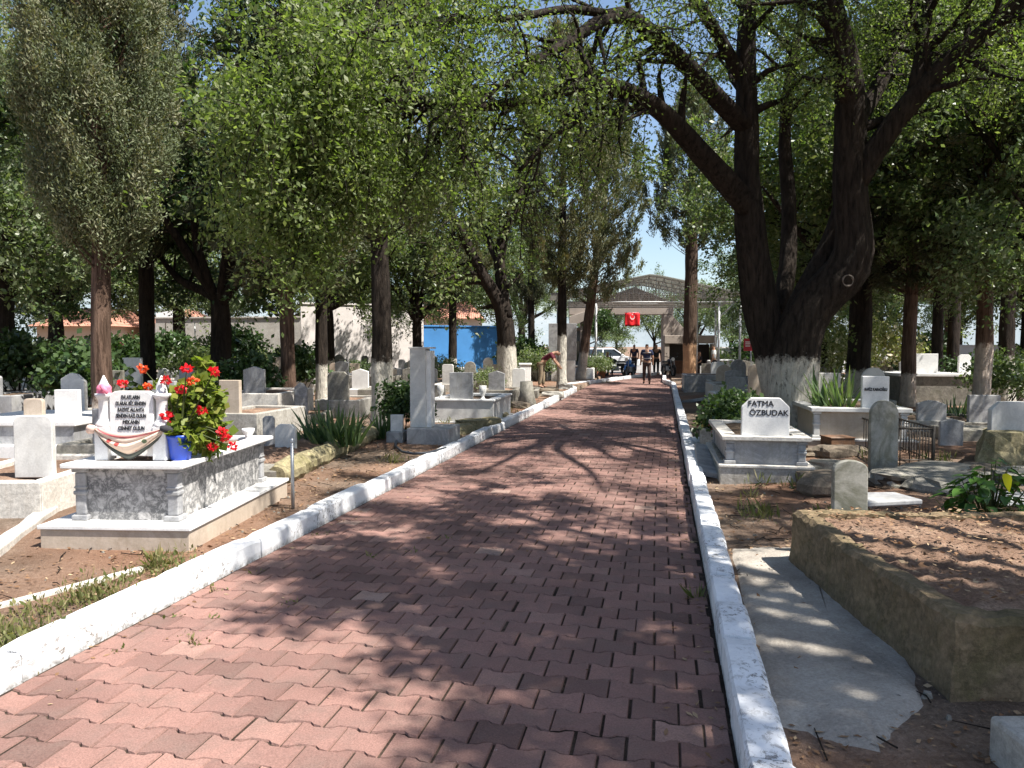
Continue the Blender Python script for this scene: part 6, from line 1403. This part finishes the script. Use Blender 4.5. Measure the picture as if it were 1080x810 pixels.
def person(label, loc, rz, top, bottom, pose='walk', vest=False, hair='hair', s=1.0):
    t = thing('person', label, 'person', loc, rz); t.scale = (s, s, s)
    hip = 0.92; st = 0.13 if pose == 'walk' else 0.03
    B = lambda *a: a
    if pose == 'bend':
        pel = (0, 0, hip, (.13, .10)); che = (0, 0.30, 1.18, (.15, .11)); nk = (0, 0.46, 1.25, .055); hd = (0, 0.56, 1.24, .085); tp = (0, 0.68, 1.20, .075)
        sh = [(sx*0.17, 0.36, 1.20, .06) for sx in (-1, 1)]; el = [(sx*0.20, 0.50, 0.95, .042) for sx in (-1, 1)]; wr = [(sx*0.14, 0.66, 0.74, .034) for sx in (-1, 1)]; hn = [(sx*0.12, 0.71, 0.67, .036) for sx in (-1, 1)]
    elif pose == 'sit':
        pel = (0, 0, 0.50, (.14, .11)); che = (0, 0.05, 0.90, (.16, .11)); nk = (0, 0.06, 1.08, .055); hd = (0, 0.08, 1.19, .085); tp = (0, 0.07, 1.30, .075)
        sh = [(sx*0.18, 0.05, 1.0, .06) for sx in (-1, 1)]; el = [(sx*0.23, 0.10, 0.74, .042) for sx in (-1, 1)]; wr = [(sx*0.15, 0.32, 0.66, .034) for sx in (-1, 1)]; hn = [(sx*0.12, 0.39, 0.64, .036) for sx in (-1, 1)]
    else:
        pel = (0, 0, hip, (.145, .105)); che = (0, 0.02, 1.28, (.17, .115)); nk = (0, 0.03, 1.47, .055); hd = (0, 0.045, 1.58, .085); tp = (0, 0.04, 1.68, .072)
        sh = [(sx*0.19, 0.02, 1.39, .06) for sx in (-1, 1)]; el = [(sx*0.25, -0.02+0.08*sx*(pose == 'walk'), 1.12, .043) for sx in (-1, 1)]; wr = [(sx*0.26, 0.06+0.12*sx*(pose == 'walk'), 0.88, .033) for sx in (-1, 1)]; hn = [(sx*0.26, 0.09+0.13*sx*(pose == 'walk'), 0.79, .038) for sx in (-1, 1)]
    hipj = []; kn = []; an = []; to = []
    for i, sx in enumerate((-1, 1)):
        hx = sx*0.09
        if pose == 'sit': hipj.append((hx, 0.02, 0.48, .09)); kn.append((sx*0.12, 0.42, 0.48, .065)); an.append((sx*0.12, 0.40, 0.08, .042)); to.append((sx*0.13, 0.54, 0.03, .038))
        else:
            dy = sx*st*(-1); hipj.append((hx, 0, hip-0.08, .092)); kn.append((sx*0.10, 0.03+dy*0.8, 0.49, .064)); an.append((sx*0.10, dy*1.6-0.02*(dy < 0), 0.085, .042)); to.append((sx*0.115, dy*1.6+0.15, 0.035, .038))
    g = lambda p, k: (p[0], p[1], p[2], tuple(q*k for q in p[3]) if hasattr(p[3], '__len__') else p[3]*k)
    mid = tuple((a+b_)/2 for a, b_ in zip(pel[:3], che[:3]))+((.13, .095),)
    ch = [[pel, mid, che, nk, hd, tp]]
    for i in (0, 1): ch += [[che, sh[i], el[i], wr[i], hn[i]], [pel, hipj[i], kn[i], an[i], to[i]]]
    body = skin('body', ch, M['skin'], t)
    lo = lambda a, b_, f: tuple(p+(q-p)*f for p, q in zip(a[:3], b_[:3]))
    sc_ = [[g(pel, 1.16), g(mid, 1.2), g(che, 1.12), lo(che, nk, 0.55)+(0.075,)]]
    for i in (0, 1): sc_ += [[g(che, 1.12), g(sh[i], 1.3), lo(sh[i], el[i], 0.75)+(.062,)]]
    sh_o = skin('shirt', sc_, M[top], t)
    if vest:
        for z in (1.30, 1.06): 
            mb = MB(); mb.lathe([(0.0, 0), (1, 0), (1, 0.035), (0, 0.035)], (0, 0, 0), 20); 
            mb.v = [(x*0.205, 0.012+y*0.145, z+zz) for x, y, zz in mb.v]; mb.build('reflective_band', M['metal_white'], sh_o)
    tr = [[g(pel, 1.1)]]
    for i in (0, 1): tr += [[g(pel, 1.1), g(hipj[i], 1.12), g(kn[i], 1.22), lo(kn[i], an[i], 0.93)+(.062,)]]
    skin('trousers', tr, M[bottom], t)
    for i in (0, 1): skin('shoe', [[(an[i][0], an[i][1]-0.03, 0.05, .045), (to[i][0], to[i][1], 0.04, .042)]], M['black'], t, lvl=1)
    bk = -1
    skin('hair', [[(hd[0], hd[1]-0.022, hd[2]+0.02, .086), (tp[0], tp[1]-0.012, tp[2]+0.008, .078)]], M[hair], t, lvl=2)
    # face
    hv = Vector(hd[:3]); f_ = MB(); fd = Vector((0, 1, 0)) if pose != 'bend' else Vector((0, 0.2, -1)).normalized()
    f_.tube([hv+fd*0.075+Vector((0, 0, 0.02)), hv+fd*0.10], [0.012, 0.016], 6); f_.build('nose', M['skin'], body)
    return t
WM = G(682, 405, 0.0)
person('man seen from behind walking to the gate in banded navy vest and brown trousers', (WM.x, WM.y, 0.0), PANG*0.6, 'navy', 'brown_cloth', 'walk', True)
person('stooping person in dark red top and khaki trousers working over a grave', (X(571, 26.0), 26.0, 0.12), R(-100), 'maroon', 'khaki', 'bend')
person('standing person in dark clothes right of the walking man near the black motorcycle', (X(692, 41), 41, 0.0), R(170), 'dark_cloth', 'dark_cloth', 'stand')
person('standing person in dark clothes beyond the walking man', (X(669, 44), 44, 0.0), R(150), 'navy', 'dark_cloth', 'stand')
person('person in white shirt standing by the white drum', (X(753, 38.3), 38.3, 0.0), R(60), 'shirt_white', 'dark_cloth', 'stand', s=0.97)
person('seated person in dark clothes in front of the kiosk counter', (X(739, 41.0), 41.0, 0.0), R(100), 'dark_cloth', 'dark_cloth', 'sit')
person('seated person in dark clothes below the dark ivy by the gate', (X(640, 40.3), 40.3, 0.0), R(200), 'dark_cloth', 'brown_cloth', 'sit')
for i, (px, Y, rz) in enumerate(((739, 40.98, 100), (640, 40.3, 200))):
    c_ = thing('plastic_chair', ('dark plastic chair under the person at the kiosk', 'dark plastic chair under the person below the dark ivy')[i], 'chair', (X(px, Y), Y, 0), R(rz))
    MB().b2(-0.22, 0.22, -0.2, 0.22, 0.36, 0.40).build('seat', M['black'], c_, 0.01); MB().b2(-0.22, 0.22, -0.24, -0.2, 0.38, 0.85).build('backrest', M['black'], c_, 0.01)
    for sx in (-1, 1):
        for sy in (-1, 1): MB().tube([(sx*0.2, sy*0.19, 0), (sx*0.19, sy*0.18, 0.37)], 0.018, 6).build('leg', M['black'], c_)
# ------------------------------------------------------------------ motorcycles and car
def torus(mb, c, r, tr, n=20, m=8, axis='x'):
    pts = []
    for k in range(n): 
        for j in range(m):
            a = 2*math.pi*k/n; b_ = 2*math.pi*j/m; rr = r+tr*math.cos(b_); pts.append((c[0]+tr*1.1*math.sin(b_), c[1]+rr*math.cos(a), c[2]+rr*math.sin(a)))
    mb.add(pts, [(k*m+j, ((k+1) % n)*m+j, ((k+1) % n)*m+(j+1) % m, k*m+(j+1) % m) for k in range(n) for j in range(m)], True)
def motorcycle(label, loc, rz, mat):
    t = thing('motorcycle', label, 'motorcycle', loc, rz)
    for y in (-0.62, 0.66):
        mb = MB(); torus(mb, (0, y, 0.30), 0.245, 0.055); w_ = mb.build('wheel', M['rubber'], t)
        mb = MB(); torus(mb, (0, y, 0.30), 0.19, 0.014, 20, 5)
        for k in range(8): a = k*math.pi/4; mb.tube([(0, y, 0.30), (0, y+0.19*math.cos(a), 0.30+0.19*math.sin(a))], 0.006, 4)
        mb.build('rim', M['metal'], w_)
    mb = MB(); mb.tube([(0, -0.62, 0.30), (0, -0.2, 0.42), (0, 0.15, 0.40), (0, 0.42, 0.80)], 0.03, 6); mb.tube([(0, -0.55, 0.62), (0, 0.0, 0.66), (0, 0.42, 0.82)], 0.028, 6); mb.build('frame', M['black'], t)
    mb = MB(); mb.box((0, 0.0, 0.42), (0.22, 0.36, 0.26), 0, 0.9, 0.8); mb.build('engine', M['metal'], t, 0.03)
    MB().lathe([(0.02, -0.27), (0.10, -0.2), (0.14, 0.0), (0.13, 0.15), (0.05, 0.26)], (0, 0, 0), 12).build('fuel_tank', mat, t, loc=(0, 0.2, 0.78)).rotation_euler = (R(80), 0, 0)
    MB().box((0, -0.36, 0.76), (0.24, 0.60, 0.10), 0, 0.9, 0.94).build('seat', M['black'], t, 0.03)
    MB().box((0, -0.30, 0.60), (0.20, 0.44, 0.18), 0, 0.9, 0.9).build('side_panel', mat, t, 0.03)
    mb = MB(); [mb.tube([(sx*0.08, 0.66, 0.30), (sx*0.09, 0.48, 0.92)], 0.022, 6) for sx in (-1, 1)]; mb.build('fork', M['metal'], t)
    mb = MB(); mb.tube([(-0.36, 0.34, 1.06), (-0.2, 0.44, 1.02), (0.2, 0.44, 1.02), (0.36, 0.34, 1.06)], 0.016, 6); hb = mb.build('handlebar', M['black'], t)
    for sx in (-1, 1): MB().tube([(sx*0.25, 0.42, 1.03), (sx*0.3, 0.44, 1.2)], 0.008, 5).build('mirror_stem', M['black'], hb); MB().lathe([(0.01, 0), (0.055, 0.02), (0.055, 0.03), (0.01, 0.04)], (sx*0.3, 0.44, 1.2), 8).build('mirror', M['glass'], hb)
    MB().lathe([(0.02, -0.08), (0.085, 0.0), (0.09, 0.06)], (0, 0, 0), 14).build('headlight', M['white'], t, loc=(0, 0.56, 0.92)).rotation_euler = (R(-90), 0, 0)
    mb = MB(); [mb.tube([(0, y+0.31*math.cos(a), 0.30+0.31*math.sin(a)) for a in np.linspace(R(20), R(160), 8)], 0.05, 6) for y in (-0.62, 0.66)]; mb.build('mudguard', mat, t)
    return t
def park(px, py): p = G(px, py, 0.0); return (p.x, p.y, 0.0)
motorcycle('blue motorcycle parked beside the path before the gate', park(664, 398), R(155), M['moto_blue'])
motorcycle('dark motorcycle lying low behind the clay pots left of the blue one', (park(650, 397)[0], park(650, 397)[1]+0.3, 0), R(110), M['black'])
motorcycle('black motorcycle parked under the right gate pier', park(705, 397), R(190), M['black'])
def car():
    p = G(652, 386.5, 0); Y = 50; t = thing('white_car', 'white hatchback car parked beyond the gate opening', 'car', (X(644, Y), Y, 0), R(-97))
    L = 3.9; W = 1.66
    side = [(-1.95, 0.35), (-1.9, 0.25), (1.85, 0.25), (1.95, 0.4), (1.93, 0.66), (1.75, 0.78), (0.95, 0.92), (-1.80, 0.95), (-1.95, 0.8)]
    mb = MB(); mb.v = []; n = len(side)
    vs = [(-W/2*(0.97), y, z) for y, z in side]+[(W/2*0.97, y, z) for y, z in side]
    fs = [tuple(range(n)), tuple(range(2*n-1, n-1, -1))]+[(i, n+i, n+(i+1) % n, (i+1) % n) for i in range(n)]
    mb.add(vs, fs); mb.build('body', M['car_white'], t, 0.06)
    def cab(y0, y1, y2, y3, z0, z1, w0, w1, name, mat, bev=0.05):
        mb = MB(); vs = [(-w0, y0, z0), (w0, y0, z0), (w0, y3, z0), (-w0, y3, z0), (-w1, y1, z1), (w1, y1, z1), (w1, y2, z1), (-w1, y2, z1)]
        mb.add(vs, [(3, 2, 1, 0), (4, 5, 6, 7), (0, 1, 5, 4), (1, 2, 6, 5), (2, 3, 7, 6), (3, 0, 4, 7)]); return mb.build(name, mat, t, bev)
    cab(-1.85, -1.45, 0.2, 1.0, 0.9, 1.40, 0.76, 0.60, 'windows', M['glass'], 0.03); cab(-1.55, -1.42, 0.17, 0.3, 1.385, 1.47, 0.63, 0.56, 'roof', M['car_white'], 0.03)
    for sx in (-1, 1):
        mb = MB()
        for (a, b_) in (((-1.72, 0.74, 0.95), (-1.43, 0.6, 1.4)), ((-0.55, 0.77, 0.93), (-0.5, 0.61, 1.41)), ((0.95, 0.77, 0.92), (0.2, 0.61, 1.41))): mb.tube([(sx*a[1], a[0], a[2]), (sx*b_[1], b_[0], b_[2])], 0.035, 6)
        mb.build('window_pillar', M['car_white'], t)
        for y in (-1.2, 1.25):
            mb = MB(); torus(mb, (sx*0.76, y, 0.30), 0.22, 0.085, 20, 8); w_ = mb.build('wheel', M['rubber'], t); m2 = MB(); m2.tube([(sx*0.70, y, 0.30), (sx*0.83, y, 0.30)], 0.17, 14); m2.build('hubcap', M['metal'], w_)
        MB().box((sx*0.58, 1.86, 0.62), (0.34, 0.16, 0.16)).build('headlight', M['metal_white'], t, 0.03); MB().box((sx*0.66, -1.93, 0.75), (0.22, 0.08, 0.26)).build('tail_light', M['red'], t, 0.02)
        MB().box((sx*0.86, 0.72, 0.98), (0.16, 0.10, 0.12)).build('wing_mirror', M['car_white'], t, 0.02)
    return t
car()
